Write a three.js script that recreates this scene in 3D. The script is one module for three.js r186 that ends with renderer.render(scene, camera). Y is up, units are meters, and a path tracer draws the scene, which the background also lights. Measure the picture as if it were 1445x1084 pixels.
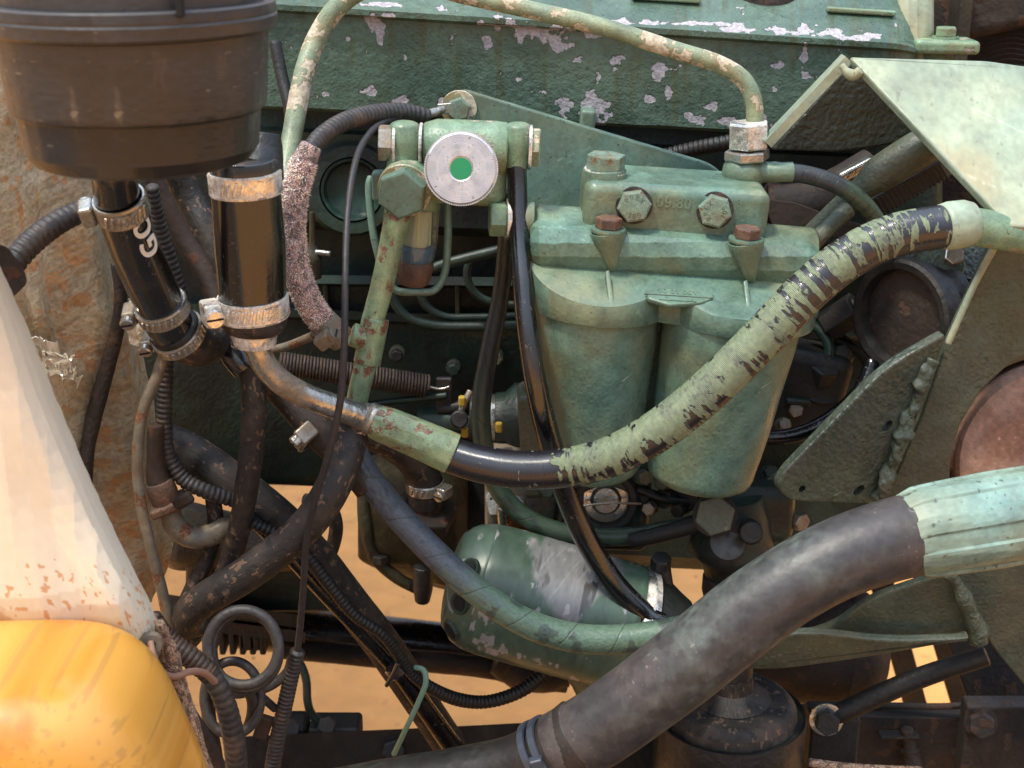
import * as THREE from 'three';
import { mergeGeometries, toCreasedNormals } from 'three/addons/utils/BufferGeometryUtils.js';
import { RoundedBoxGeometry } from 'three/addons/geometries/RoundedBoxGeometry.js';
import { TextGeometry } from 'three/addons/geometries/TextGeometry.js';
import { FontLoader } from 'three/addons/loaders/FontLoader.js';

// ---------------------------------------------------------------- camera, sky, sun, exposure
const V3 = THREE.Vector3;
const scene = new THREE.Scene();
const FOV = 30, PITCH = 20 * Math.PI / 180;
const camera = new THREE.PerspectiveCamera(FOV, 4 / 3, 0.05, 200);
camera.position.set(0, 1.5, 1.0);
const FWD = new V3(0, -Math.sin(PITCH), -Math.cos(PITCH)), UP = new V3(0, Math.cos(PITCH), -Math.sin(PITCH));
camera.lookAt(camera.position.clone().add(FWD));
camera.focus = 1.04; camera.userData.fStop = 12;
const renderer = new THREE.WebGLRenderer({ antialias: true });
renderer.toneMapping = THREE.LinearToneMapping;
renderer.toneMappingExposure = 1.7;
renderer.shadowMap.enabled = true;

const SUN = new V3(-0.30, 0.90, 0.22).normalize();
{ // hazy bright daylight: blue overhead, whitish towards the horizon and the veiled sun
  const w = 256, h = 128, d = new Float32Array(w * h * 4);
  for (let j = 0; j < h; j++) for (let i = 0; i < w; i++) {
    const el = ((j + 0.5) / h - 0.5) * Math.PI, az = ((i + 0.5) / w - 0.5) * 2 * Math.PI;
    const y = Math.sin(el), x = Math.cos(el) * Math.cos(az), z = Math.cos(el) * Math.sin(az);
    const c = Math.max(0, x * SUN.x + y * SUN.y + z * SUN.z), k = Math.pow(1 - Math.max(0, y), 2.2);
    const glow = 0.6 * Math.pow(c, 6) + 0.2 * Math.pow(c, 2);
    const o = (j * w + i) * 4;
    const up = 0.26 + 0.80 * Math.max(0, y); d[o] = up * (0.72 + 0.26 * k) + glow * 1.02; d[o + 1] = up * (0.92 + 0.06 * k) + glow * 0.97; d[o + 2] = up * (1.26 - 0.24 * k) + glow * 0.88; d[o + 3] = 1;
  }
  const t = new THREE.DataTexture(d, w, h, THREE.RGBAFormat, THREE.FloatType);
  t.mapping = THREE.EquirectangularReflectionMapping; t.magFilter = t.minFilter = THREE.LinearFilter; t.needsUpdate = true;
  scene.background = t; scene.environment = t;
}
const sun = new THREE.DirectionalLight(new THREE.Color(1.0, 0.92, 0.78), 2.4);
sun.position.copy(SUN).multiplyScalar(4); sun.shadow.radius = 15; sun.castShadow = true;
Object.assign(sun.shadow.camera, { left: -2.5, right: 2.5, top: 2.5, bottom: -2.5, near: 0.1, far: 12 });
scene.add(sun, sun.target);

// ---------------------------------------------------------------- helpers: places
// A photo pixel gives a direction; z (metres, towards the photographer; the fuel filter stands at 0) gives the distance.
const FPX = 542 / Math.tan(FOV * Math.PI / 360);
function ray(px, py) { return new V3((px - 722.5) / FPX, 0, 0).addScaledVector(UP, (542 - py) / FPX).add(FWD); }
function W(px, py, z = 0) { const d = ray(px, py); return camera.position.clone().addScaledVector(d, (z - camera.position.z) / d.z); }
function mpp(p) { return p.clone().sub(camera.position).dot(FWD) / FPX; }      // metres per pixel at p
function onPlane(px, py, p0, n) { const d = ray(px, py); return camera.position.clone().addScaledVector(d, p0.clone().sub(camera.position).dot(n) / d.dot(n)); }
let seed = 7;
const rnd = () => { seed = (seed + 0x6d2b79f5) | 0; let t = Math.imul(seed ^ (seed >>> 15), 1 | seed); t = (t + Math.imul(t ^ (t >>> 7), 61 | t)) ^ t; return ((t ^ (t >>> 14)) >>> 0) / 4294967296; };

// ---------------------------------------------------------------- helpers: noise and textures
const LAT = new Float32Array(65536); for (let i = 0; i < 65536; i++) LAT[i] = rnd();
function vn(x, y, px, py, s) {
  let xi = Math.floor(x), yi = Math.floor(y); let fx = x - xi, fy = y - yi; fx = fx * fx * (3 - 2 * fx); fy = fy * fy * (3 - 2 * fy);
  xi = ((xi % px) + px) % px; yi = ((yi % py) + py) % py; const x1 = (xi + 1) % px, y1 = (yi + 1) % py;
  const L = (a, b) => LAT[(a * 197 + b * 7919 + s * 3571 + ((a * b) & 255) * 31) & 65535];
  const a = L(xi, yi), b = L(x1, yi), c = L(xi, y1), e = L(x1, y1);
  return a + (b - a) * fx + (c - a) * fy + (a - b - c + e) * fx * fy;
}
function fbm(u, v, fx, fy, oct, s = 0) { let t = 0, a = 0.5, n = 0; for (let k = 0; k < oct; k++) { t += a * vn(u * fx, v * fy, fx, fy, s + k * 17); n += a; a *= 0.5; fx *= 2; fy *= 2; } return t / n; }
function n3(p, f, s = 0) { return (fbm(p.x * f / 64 + p.z * f * 0.61 / 64, p.y * f / 64 + p.z * f * 0.37 / 64, 64, 64, 3, s) - 0.5) * 2; }
const sst = (a, b, x) => { x = Math.min(1, Math.max(0, (x - a) / (b - a))); return x * x * (3 - 2 * x); };
const mix = (o, c, k) => { o[0] += (c[0] - o[0]) * k; o[1] += (c[1] - o[1]) * k; o[2] += (c[2] - o[2]) * k; };
// fn(u, v, o): o[0..2] sRGB 0..255, o[3] roughness, o[4] metalness, o[5] height 0..1
function texset(w, h, fn, per = null) {
  const c = new Uint8Array(w * h * 4), d = new Uint8Array(w * h * 4), o = [0, 0, 0, 0.5, 0, 0.5], q = (x) => Math.max(0, Math.min(255, x + 0.5));
  for (let j = 0; j < h; j++) for (let i = 0; i < w; i++) {
    o[4] = 0; o[5] = 0.5; o[3] = 0.5; fn((i + 0.5) / w, (j + 0.5) / h, o);
    const k = (j * w + i) * 4; c[k] = q(o[0]); c[k + 1] = q(o[1]); c[k + 2] = q(o[2]); c[k + 3] = 255;
    d[k] = q(o[5] * 255); d[k + 1] = q(o[3] * 255); d[k + 2] = q(o[4] * 255); d[k + 3] = 255;
  }
  const mk = (data, srgb) => { const t = new THREE.DataTexture(data, w, h); t.wrapS = t.wrapT = THREE.RepeatWrapping; t.magFilter = THREE.LinearFilter; t.minFilter = THREE.LinearMipmapLinearFilter; t.generateMipmaps = true; if (srgb) t.colorSpace = THREE.SRGBColorSpace; if (per) t.repeat.set(1 / per, 1 / per); t.needsUpdate = true; return t; };
  return { map: mk(c, true), orm: mk(d, false) };
}
function M(t, { bump = 0.0006, tint, ...rest } = {}) {
  const m = new THREE.MeshPhysicalMaterial({ map: t.map, roughnessMap: t.orm, metalnessMap: t.orm, bumpMap: t.orm, bumpScale: bump, roughness: 1, metalness: 1, ...rest });
  if (tint) m.color.set(tint);
  return m;
}
function plain(color, roughness = 0.5, metalness = 0, rest = {}) { return new THREE.MeshPhysicalMaterial({ color, roughness, metalness, ...rest }); }

// ---------------------------------------------------------------- helpers: objects
const taken = new Map();
function numbered(n) { const k = taken.get(n) ?? 0; taken.set(n, k + 1); return k ? n + '_' + String(k).padStart(3, '0') : n; }
function tag(o, label, category, group, kind) { if (label) o.userData.label = label; if (category) o.userData.category = category; if (group) o.userData.group = group; if (kind) o.userData.kind = kind; return o; }
const groups = [];
function thing(name, label, category, group) { const g = new THREE.Group(); g.name = numbered(name); scene.add(g); groups.push(g); return tag(g, label, category, group); }
function part(parent, name, geo, mat, label) { const m = new THREE.Mesh(geo, mat); m.name = name; m.castShadow = m.receiveShadow = true; parent.add(m); if (label) m.userData.label = label; return m; }
function single(name, label, category, geo, mat, group) { const m = part(scene, numbered(name), geo, mat); return tag(m, label, category, group); }
function structure(name, geo, mat) { const m = part(scene, numbered(name), geo, mat); m.userData.kind = 'structure'; return m; }

// ---------------------------------------------------------------- helpers: shapes
// pts: [px, py, z, radius in px]
function sweep(pts, o = {}) {
  const P = pts.map((p) => p.isVector3 ? p : W(p[0], p[1], p[2])), rr = pts.map((p, i) => (p.isVector3 ? p.r : p[3] ?? pts[0][3]) * (p.isVector3 ? 1 : mpp(P[i])));
  const curve = new THREE.CatmullRomCurve3(P, !!o.closed, 'centripetal'), ND = 60 * P.length, dense = [], ss = [0];
  for (let i = 0; i <= ND; i++) { dense.push(curve.getPoint(i / ND)); if (i) ss.push(ss[i - 1] + dense[i].distanceTo(dense[i - 1])); }
  const L = ss[ND], rad = o.radial ?? 20, rmax = Math.max(...rr);
  let step = o.step ?? Math.max(0.002, Math.min(0.008, rmax * 0.5)); if (o.corr) step = Math.min(step, o.corr[0] / 5);
  const n = Math.max(4, Math.round(L / step)), pos = [], uv = [], idx = []; let k = 0; const c0 = new V3(), tg = new V3(), nn = new V3(), bb = new V3(), q = new V3();
  const span = o.closed ? P.length : P.length - 1;
  const at = (s, out) => { while (k < ND - 1 && ss[k + 1] < s) k++; while (k > 0 && ss[k] > s) k--; const f = (s - ss[k]) / Math.max(1e-9, ss[k + 1] - ss[k]); out.lerpVectors(dense[k], dense[k + 1], f); tg.subVectors(dense[k + 1], dense[k]).normalize(); const t = (k + f) / ND * span, i = Math.min(span - 1, Math.floor(t)), g = t - i; const gg = o.hard ? g : g; return rr[i] + (rr[(i + 1) % rr.length] - rr[i]) * gg; };
  const rows = [], bev = o.bevel ?? Math.min(0.0015, rmax * 0.2);
  if (!o.closed) { if (o.dome0) for (let a = 0; a < 5; a++) rows.push([0, Math.sin(a / 5 * Math.PI / 2 + 0.05), -o.dome0 * Math.cos(a / 5 * Math.PI / 2)]); else rows.push([0, 1 - bev / rmax, -bev * 0.5]); }
  for (let i = 0; i <= n; i++) rows.push([i / n * L, 1, 0]);
  if (!o.closed) { if (o.dome1) for (let a = 4; a >= 0; a--) rows.push([L, Math.sin(a / 5 * Math.PI / 2 + 0.05), o.dome1 * Math.cos(a / 5 * Math.PI / 2)]); else rows.push([L, 1 - bev / rmax, bev * 0.5]); }
  rows.forEach(([s, f, off]) => {
    let r = at(s, c0) * f; c0.addScaledVector(tg, off);
    if (o.corr) { const ph = ((s / o.corr[0]) % 1 + 1) % 1; r += o.corr[1] * (Math.sqrt(Math.max(0, 1 - Math.pow(2 * ph - 1, 2))) - 0.7); }
    if (o.prof) r *= o.prof(s / L, s);
    nn.subVectors(c0, camera.position).addScaledVector(tg, -nn.dot(tg)); nn.addScaledVector(tg, -nn.dot(tg)).normalize(); bb.crossVectors(tg, nn);
    for (let a = 0; a <= rad; a++) {
      const th = a / rad * 2 * Math.PI; let ra = r * (o.section ? o.section(th, s / L) : 1);
      q.copy(c0).addScaledVector(nn, Math.cos(th) * ra).addScaledVector(bb, Math.sin(th) * ra);
      if (o.wob) { const w = n3(q, o.wobf ?? 30, 5) * o.wob; q.addScaledVector(nn, Math.cos(th) * w).addScaledVector(bb, Math.sin(th) * w); }
      pos.push(q.x, q.y, q.z); if (o.uv01) uv.push(a / rad, s / L); else uv.push(th * rmax, s + off);
    }
  });
  const R = rad + 1, N = rows.length;
  for (let i = 0; i < N - 1; i++) for (let a = 0; a < rad; a++) { const A = i * R + a, B = A + R; idx.push(A, A + 1, B, B, A + 1, B + 1); }
  if (!o.closed && !o.open) for (const [row, flip] of [[0, 1], [N - 1, 0]]) {
    const b = pos.length / 3, c = new V3(); for (let a = 0; a < rad; a++) c.add(q.fromArray(pos, (row * R + a) * 3)); c.divideScalar(rad);
    pos.push(c.x, c.y, c.z); uv.push(0, row ? L : 0); for (let a = 0; a <= rad; a++) { const j = row * R + a; pos.push(pos[j * 3], pos[j * 3 + 1], pos[j * 3 + 2]); uv.push(Math.cos(a / rad * 6.283) * rmax, Math.sin(a / rad * 6.283) * rmax); }
    for (let a = 0; a < rad; a++) flip ? idx.push(b, b + 2 + a, b + 1 + a) : idx.push(b, b + 1 + a, b + 2 + a);
  }
  let g = new THREE.BufferGeometry(); g.setAttribute('position', new THREE.Float32BufferAttribute(pos, 3)); g.setAttribute('uv', new THREE.Float32BufferAttribute(uv, 2)); g.setIndex(idx);
  g.computeVertexNormals();
  const nv = g.attributes.normal; for (let i = 0; i < N; i++) { const a = i * R, b = a + rad; const x = nv.getX(a) + nv.getX(b), y = nv.getY(a) + nv.getY(b), z = nv.getZ(a) + nv.getZ(b), l = Math.hypot(x, y, z) || 1; nv.setXYZ(a, x / l, y / l, z / l); nv.setXYZ(b, x / l, y / l, z / l); }
  if (o.crease) g = toCreasedNormals(g, o.crease);
  return g;
}
const QY = new V3(0, 1, 0);
function orient(g, pos, dir, roll = 0) { const m = new THREE.Matrix4().makeRotationFromQuaternion(new THREE.Quaternion().setFromUnitVectors(QY, dir.clone().normalize()).multiply(new THREE.Quaternion().setFromAxisAngle(QY, roll))); m.setPosition(pos); return g.applyMatrix4(m); }
// profile [[radius, height]] in metres, turned about an axis through pos
function lathe(profile, pos, dir = QY, seg = 48, crease = 0.6, polar = false) {
  const pts = profile.map(([r, y]) => new THREE.Vector2(Math.max(1e-5, r), y)); let g = new THREE.LatheGeometry(pts, seg);
  const uv = g.attributes.uv, rm = Math.max(...profile.map((p) => p[0])); let l = [0]; for (let i = 1; i < pts.length; i++) l.push(l[i - 1] + pts[i].distanceTo(pts[i - 1]));
  for (let i = 0; i < uv.count; i++) uv.setXY(i, uv.getX(i) * 2 * Math.PI * rm, l[i % pts.length]);
  if (crease) g = toCreasedNormals(g, crease);
  if (!polar && !g.index) { const p = g.attributes.position, w = g.attributes.uv, a = new V3(), b = new V3(), c = new V3(); for (let i = 0; i < p.count; i += 3) { a.fromBufferAttribute(p, i); b.fromBufferAttribute(p, i + 1); c.fromBufferAttribute(p, i + 2); const n = b.clone().sub(a).cross(c.clone().sub(a)).normalize(); if (Math.abs(n.y) > 0.35) [a, b, c].forEach((q, j) => w.setXY(i + j, q.x + 0.4, q.z + 0.7)); } }
  return orient(g, pos, dir);
}
function boxUV(g) { // metres along the two world axes a face looks least along
  if (g.index) g = g.toNonIndexed(); if (!g.attributes.normal) g.computeVertexNormals();
  const p = g.attributes.position, uv = new Float32Array(p.count * 2), a = new V3(), b = new V3(), c = new V3(), n = new V3();
  for (let i = 0; i < p.count; i += 3) {
    a.fromBufferAttribute(p, i); b.fromBufferAttribute(p, i + 1); c.fromBufferAttribute(p, i + 2); n.crossVectors(b.clone().sub(a), c.clone().sub(a));
    const x = Math.abs(n.x), y = Math.abs(n.y), z = Math.abs(n.z), k = z >= x && z >= y ? 0 : y >= x ? 1 : 2;
    [a, b, c].forEach((v, j) => { uv[(i + j) * 2] = k === 2 ? v.z + 0.31 : v.x; uv[(i + j) * 2 + 1] = k === 1 ? v.z + 0.17 : v.y; });
  }
  g.setAttribute('uv', new THREE.BufferAttribute(uv, 2)); return g;
}
function hexGeo(r, h, bev = 0.0012) { const s = new THREE.Shape(); for (let i = 0; i < 6; i++) { const a = i * Math.PI / 3; s[i ? 'lineTo' : 'moveTo'](Math.cos(a) * (r - bev), Math.sin(a) * (r - bev)); } s.closePath(); const g = new THREE.ExtrudeGeometry(s, { depth: Math.max(0.0005, h - 2 * bev), bevelEnabled: true, bevelSize: bev, bevelThickness: bev, bevelSegments: 2 }); g.translate(0, 0, bev); g.rotateX(-Math.PI / 2); return g; }
function hex(pos, dir, r, h, roll = 0, bev) { return boxUV(orient(hexGeo(r, h, bev), pos, dir, roll)); }
function washer(pos, dir, r, h = 0.0018) { return lathe([[0, 0], [r, 0], [r + 0.0004, h * 0.5], [r, h], [0, h]], pos, dir, 32); }
// rounded box centred at pos; rotation in radians about z (roll), y (yaw), x (tilt)
function rbox(pos, w, h, d, r = 0.003, roll = 0, yaw = 0, tilt = 0) { const g = new RoundedBoxGeometry(w, h, d, 3, Math.min(r, w * 0.49, h * 0.49, d * 0.49)); g.applyMatrix4(new THREE.Matrix4().makeRotationFromEuler(new THREE.Euler(tilt, yaw, roll, 'YXZ')).setPosition(pos)); return boxUV(g); }
// polygon of [px, py] on the plane through three points; goes back (away from the viewer) by thick
function plate(plane, poly, thick, o = {}) {
  const [a, b, c] = plane.map((p) => p.isVector3 ? p : W(...p)), n = new V3().crossVectors(b.clone().sub(a), c.clone().sub(a)).normalize(); if (n.dot(camera.position.clone().sub(a)) < 0) n.negate();
  const ex = b.clone().sub(a).normalize(), ey = new V3().crossVectors(n, ex), bev = o.bevel ?? Math.min(0.0012, thick * 0.3);
  const to2 = (q) => { const v = onPlane(q[0], q[1], a, n).sub(a); return new THREE.Vector2(v.dot(ex), v.dot(ey)); };
  const P = poly.map(to2), cr = o.corner ?? 0.003, s = new THREE.Shape();
  P.forEach((p, i) => {
    const prev = P[(i + P.length - 1) % P.length], next = P[(i + 1) % P.length], r = poly[i][2] ?? cr, l1 = Math.min(r, p.distanceTo(prev) * 0.45), l2 = Math.min(r, p.distanceTo(next) * 0.45);
    const A = p.clone().lerp(prev, l1 / p.distanceTo(prev)), B = p.clone().lerp(next, l2 / p.distanceTo(next)); i ? s.lineTo(A.x, A.y) : s.moveTo(A.x, A.y); s.quadraticCurveTo(p.x, p.y, B.x, B.y);
  });
  s.closePath();
  for (const hole of o.holes ?? []) { const c2 = to2(hole), r = hole[2] * mpp(onPlane(hole[0], hole[1], a, n)), h = new THREE.Path(); h.absellipse(c2.x, c2.y, r, r * (hole[3] ?? 1), 0, Math.PI * 2, true, hole[4] ?? 0); s.holes.push(h); }
  const g = new THREE.ExtrudeGeometry(s, { depth: thick - 2 * bev, bevelEnabled: true, bevelSize: bev, bevelOffset: -bev, bevelThickness: bev, bevelSegments: 2, curveSegments: 10 });
  g.translate(0, 0, -thick + bev); g.applyMatrix4(new THREE.Matrix4().makeBasis(ex, ey, n).setPosition(a)); return boxUV(g);
}
// closed slab from a surface function (u, v) -> point, with thickness away from the viewer
function sheet(fn, nu, nv, thick, o = {}) {
  const F = [], pos = [], uv = [], idx = [], R = nu + 1; for (let j = 0; j <= nv; j++) for (let i = 0; i <= nu; i++) F.push(fn(i / nu, j / nv));
  const g0 = new THREE.BufferGeometry().setFromPoints(F), ix = []; for (let j = 0; j < nv; j++) for (let i = 0; i < nu; i++) { const A = j * R + i, B = A + R; ix.push(A, B, A + 1, B, B + 1, A + 1); } g0.setIndex(ix); g0.computeVertexNormals();
  const nr = g0.attributes.normal, N = F.length, mid = new V3(nr.getX(N >> 1), nr.getY(N >> 1), nr.getZ(N >> 1)), sgn = mid.dot(camera.position.clone().sub(F[N >> 1])) > 0 ? 1 : -1;
  const du = [0], dv = [0]; const mr = (nv >> 1) * R, mc = nu >> 1; for (let i = 1; i <= nu; i++) du.push(du[i - 1] + F[mr + i].distanceTo(F[mr + i - 1])); for (let j = 1; j <= nv; j++) dv.push(dv[j - 1] + F[j * R + mc].distanceTo(F[(j - 1) * R + mc]));
  for (let s = 0; s < 2; s++) for (let k = 0; k < N; k++) { const p = F[k], t = s ? -thick * sgn : 0; pos.push(p.x + nr.getX(k) * t, p.y + nr.getY(k) * t, p.z + nr.getZ(k) * t); uv.push(o.uv01 ? (k % R) / nu : du[k % R], o.uv01 ? Math.floor(k / R) / nv : dv[Math.floor(k / R)]); }
  const tri = (a, b, c) => sgn > 0 ? idx.push(a, b, c) : idx.push(a, c, b);
  for (let i = 0; i < ix.length; i += 3) { tri(ix[i], ix[i + 1], ix[i + 2]); tri(N + ix[i], N + ix[i + 2], N + ix[i + 1]); }
  const edge = (a, b) => { tri(a, b, N + a); tri(b, N + b, N + a); };
  for (let i = 0; i < nu; i++) { edge(i, i + 1); edge(nv * R + i + 1, nv * R + i); } for (let j = 0; j < nv; j++) { edge((j + 1) * R, j * R); edge(j * R + nu, (j + 1) * R + nu); }
  let g = new THREE.BufferGeometry(); g.setAttribute('position', new THREE.Float32BufferAttribute(pos, 3)); g.setAttribute('uv', new THREE.Float32BufferAttribute(uv, 2)); g.setIndex(idx);
  return toCreasedNormals(g, o.crease ?? 0.9);
}
// piecewise linear / smooth tables
function tab(t, x) { if (x <= t[0][0]) return t[0][1]; for (let i = 1; i < t.length; i++) if (x <= t[i][0]) return t[i - 1][1] + (t[i][1] - t[i - 1][1]) * (x - t[i - 1][0]) / (t[i][0] - t[i - 1][0]); return t[t.length - 1][1]; }
const tabS = (t, x, w = 22) => (tab(t, x - w) + tab(t, x - w / 2) + 2 * tab(t, x) + tab(t, x + w / 2) + tab(t, x + w)) / 6;
// casting: cross-section [[py at the x0 end, py at the x1 end, z]] swept from px x0 to x1
function casting(x0, x1, sec, o = {}) {
  for (let c = 0; c < (o.round ?? 0); c++) { const out = []; sec.forEach((p, i) => { const q = sec[(i + 1) % sec.length], at = (f) => p.map((x, j) => x + (q[j] - x) * f); out.push(at(0.2), at(0.8)); }); sec = out; }
  const nx = o.nx ?? 24, end = o.end ?? 0.004, A = sec.map((s) => W(x0, s[0], s[2])), B = sec.map((s) => W(x1, s[1], s[2])), L = A[0].distanceTo(B[0]), pos = [], uv = [], idx = [], K = sec.length;
  const ca = new V3(), cb = new V3(); A.forEach((p) => ca.add(p)); ca.divideScalar(K); B.forEach((p) => cb.add(p)); cb.divideScalar(K);
  const st = []; for (let i = 0; i <= 6; i++) st.push([end / L * (1 - Math.cos(i / 6 * Math.PI / 2)), Math.sin(i / 6 * Math.PI / 2)]); for (let i = 1; i < nx; i++) st.push([end / L + (1 - 2 * end / L) * i / nx, 1]); for (let i = 6; i >= 0; i--) st.push([1 - end / L * (1 - Math.cos(i / 6 * Math.PI / 2)), Math.sin(i / 6 * Math.PI / 2)]);
  const l = [0]; for (let k = 1; k <= K; k++) l.push(l[k - 1] + A[k % K].distanceTo(A[k - 1])); const q = new V3(), c = new V3();
  st.forEach(([t, f]) => { c.lerpVectors(ca, cb, t); for (let k = 0; k <= K; k++) { q.lerpVectors(A[k % K], B[k % K], t); const d = q.distanceTo(c), e = Math.max(0.2, 1 - end * (1 - f) / d); q.lerpVectors(c, q, e); if (o.wob) q.addScaledVector(q.clone().sub(c).normalize(), n3(q, o.wobf ?? 40, 3) * o.wob); pos.push(q.x, q.y, q.z); uv.push(o.uv01 ? t : t * L, o.uv01 ? l[k] / l[K] : l[k]); } });
  const R = K + 1; for (let i = 0; i < st.length - 1; i++) for (let k = 0; k < K; k++) { const a = i * R + k, b = a + R; idx.push(a, b, a + 1, b, b + 1, a + 1); }
  for (const row of [0, st.length - 1]) { const b = pos.length / 3; c.copy(row ? cb : ca); pos.push(c.x, c.y, c.z); uv.push(0, 0); for (let k = 0; k < K; k++) row ? idx.push(b, row * R + k + 1, row * R + k) : idx.push(b, k, k + 1); }
  let g = new THREE.BufferGeometry(); g.setAttribute('position', new THREE.Float32BufferAttribute(pos, 3)); g.setAttribute('uv', new THREE.Float32BufferAttribute(uv, 2)); g.setIndex(idx);
  // wind outwards
  const p = g.attributes.position; let vol = 0; const a = new V3(), b2 = new V3(), c2 = new V3(); for (let i = 0; i < idx.length; i += 3) { a.fromBufferAttribute(p, idx[i]).sub(ca); b2.fromBufferAttribute(p, idx[i + 1]).sub(ca); c2.fromBufferAttribute(p, idx[i + 2]).sub(ca); vol += a.dot(b2.cross(c2)); }
  if (vol < 0) for (let i = 0; i < idx.length; i += 3) { const t = idx[i + 1]; idx[i + 1] = idx[i + 2]; idx[i + 2] = t; } g.setIndex(idx);
  return toCreasedNormals(g, o.crease ?? 0.75);
}
const merge = (list) => mergeGeometries(list.map((g) => { const x = g.index ? g.toNonIndexed() : g; for (const k of Object.keys(x.attributes)) if (!['position', 'normal', 'uv'].includes(k)) x.deleteAttribute(k); return x; }));

// ---------------------------------------------------------------- materials
// green enamel, with dust in the pores, small dark nicks and pale scratches
function chipMask(u, v, s, cover, f = 10) { const th = 0.78 - 0.5 * Math.pow(cover, 0.6), m = fbm(u, v, f, f, 6, s), e = fbm(u, v, f * 8, f * 8, 3, s + 7); return m * 0.8 + e * 0.2 - th; }
function enamel(base, { T = 0.25, size = 512, chips = 0.0, chipF = 10, chipCol = [150, 145, 145], dirt = 0.5, rough = 0.42, s = 0, orange = 0.5, dirtCol = [96, 82, 58], halo = [84, 66, 48], nick = 1, scratch = 0.35 } = {}) {
  return texset(size, size, (u, v, o) => {
    const a = fbm(u, v, 4, 4, 5, s), b = fbm(u, v, 24, 24, 4, s + 3), c = fbm(u, v, 120, 120, 2, s + 5), d = fbm(u, v, 7, 7, 6, s + 9);
    o[0] = base[0]; o[1] = base[1]; o[2] = base[2]; const k = 1 + (a - 0.5) * 0.42 + (b - 0.5) * 0.30 + (c - 0.5) * 0.16; o[0] *= k; o[1] *= k; o[2] *= k;
    o[0] *= 1 + (d - 0.5) * 0.22; o[2] *= 1 - (d - 0.5) * 0.16;
    mix(o, dirtCol, dirt * sst(0.48, 0.78, d) * (0.25 + 0.75 * b));
    const sp = nick * sst(0.80, 0.86, fbm(u, v, 110, 110, 2, s + 21)); mix(o, [44, 40, 34], 0.5 * sp);
    const sc = sst(0.70, 0.78, fbm(u + 3 * v, 2 * v - u, 5, 60, 4, s + 31) * 0.8 + 0.2 * c) * sst(0.5, 0.65, a) ; mix(o, [186, 196, 180], scratch * Math.min(1, sc));
    o[3] = rough + (b - 0.5) * 0.3 + 0.35 * dirt * sst(0.48, 0.78, d); o[5] = 0.5 + (b - 0.5) * 0.3 * orange + (c - 0.5) * 0.5 * orange - 0.15 * sp;
    if (chips > 0) { const m = chipMask(u, v, s + 40, chips, chipF), q = sst(0, 0.012, m), e = fbm(u, v, 80, 80, 2, s + 49); mix(o, halo, 0.55 * sst(-0.03, 0, m) * (1 - q)); mix(o, [chipCol[0] + (e - 0.5) * 70, chipCol[1] + (e - 0.5) * 70, chipCol[2] + (e - 0.5) * 70], q); o[3] += 0.2 * q; o[5] -= 0.3 * q; }
  }, T);
}
// oily, dusty metal of the deep engine
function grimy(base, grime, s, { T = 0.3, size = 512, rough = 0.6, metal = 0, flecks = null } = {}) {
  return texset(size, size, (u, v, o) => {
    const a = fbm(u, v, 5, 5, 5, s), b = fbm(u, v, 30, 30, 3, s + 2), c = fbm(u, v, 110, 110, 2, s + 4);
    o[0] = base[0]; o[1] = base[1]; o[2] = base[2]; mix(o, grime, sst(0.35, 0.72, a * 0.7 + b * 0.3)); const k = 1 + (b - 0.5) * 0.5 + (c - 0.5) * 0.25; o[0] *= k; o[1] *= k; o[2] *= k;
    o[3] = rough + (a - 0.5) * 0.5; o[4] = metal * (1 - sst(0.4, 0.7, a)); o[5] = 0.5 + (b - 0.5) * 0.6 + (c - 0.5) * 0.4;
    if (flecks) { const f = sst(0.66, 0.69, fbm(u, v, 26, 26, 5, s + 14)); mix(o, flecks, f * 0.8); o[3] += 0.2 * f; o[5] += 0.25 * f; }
  }, T);
}
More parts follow.
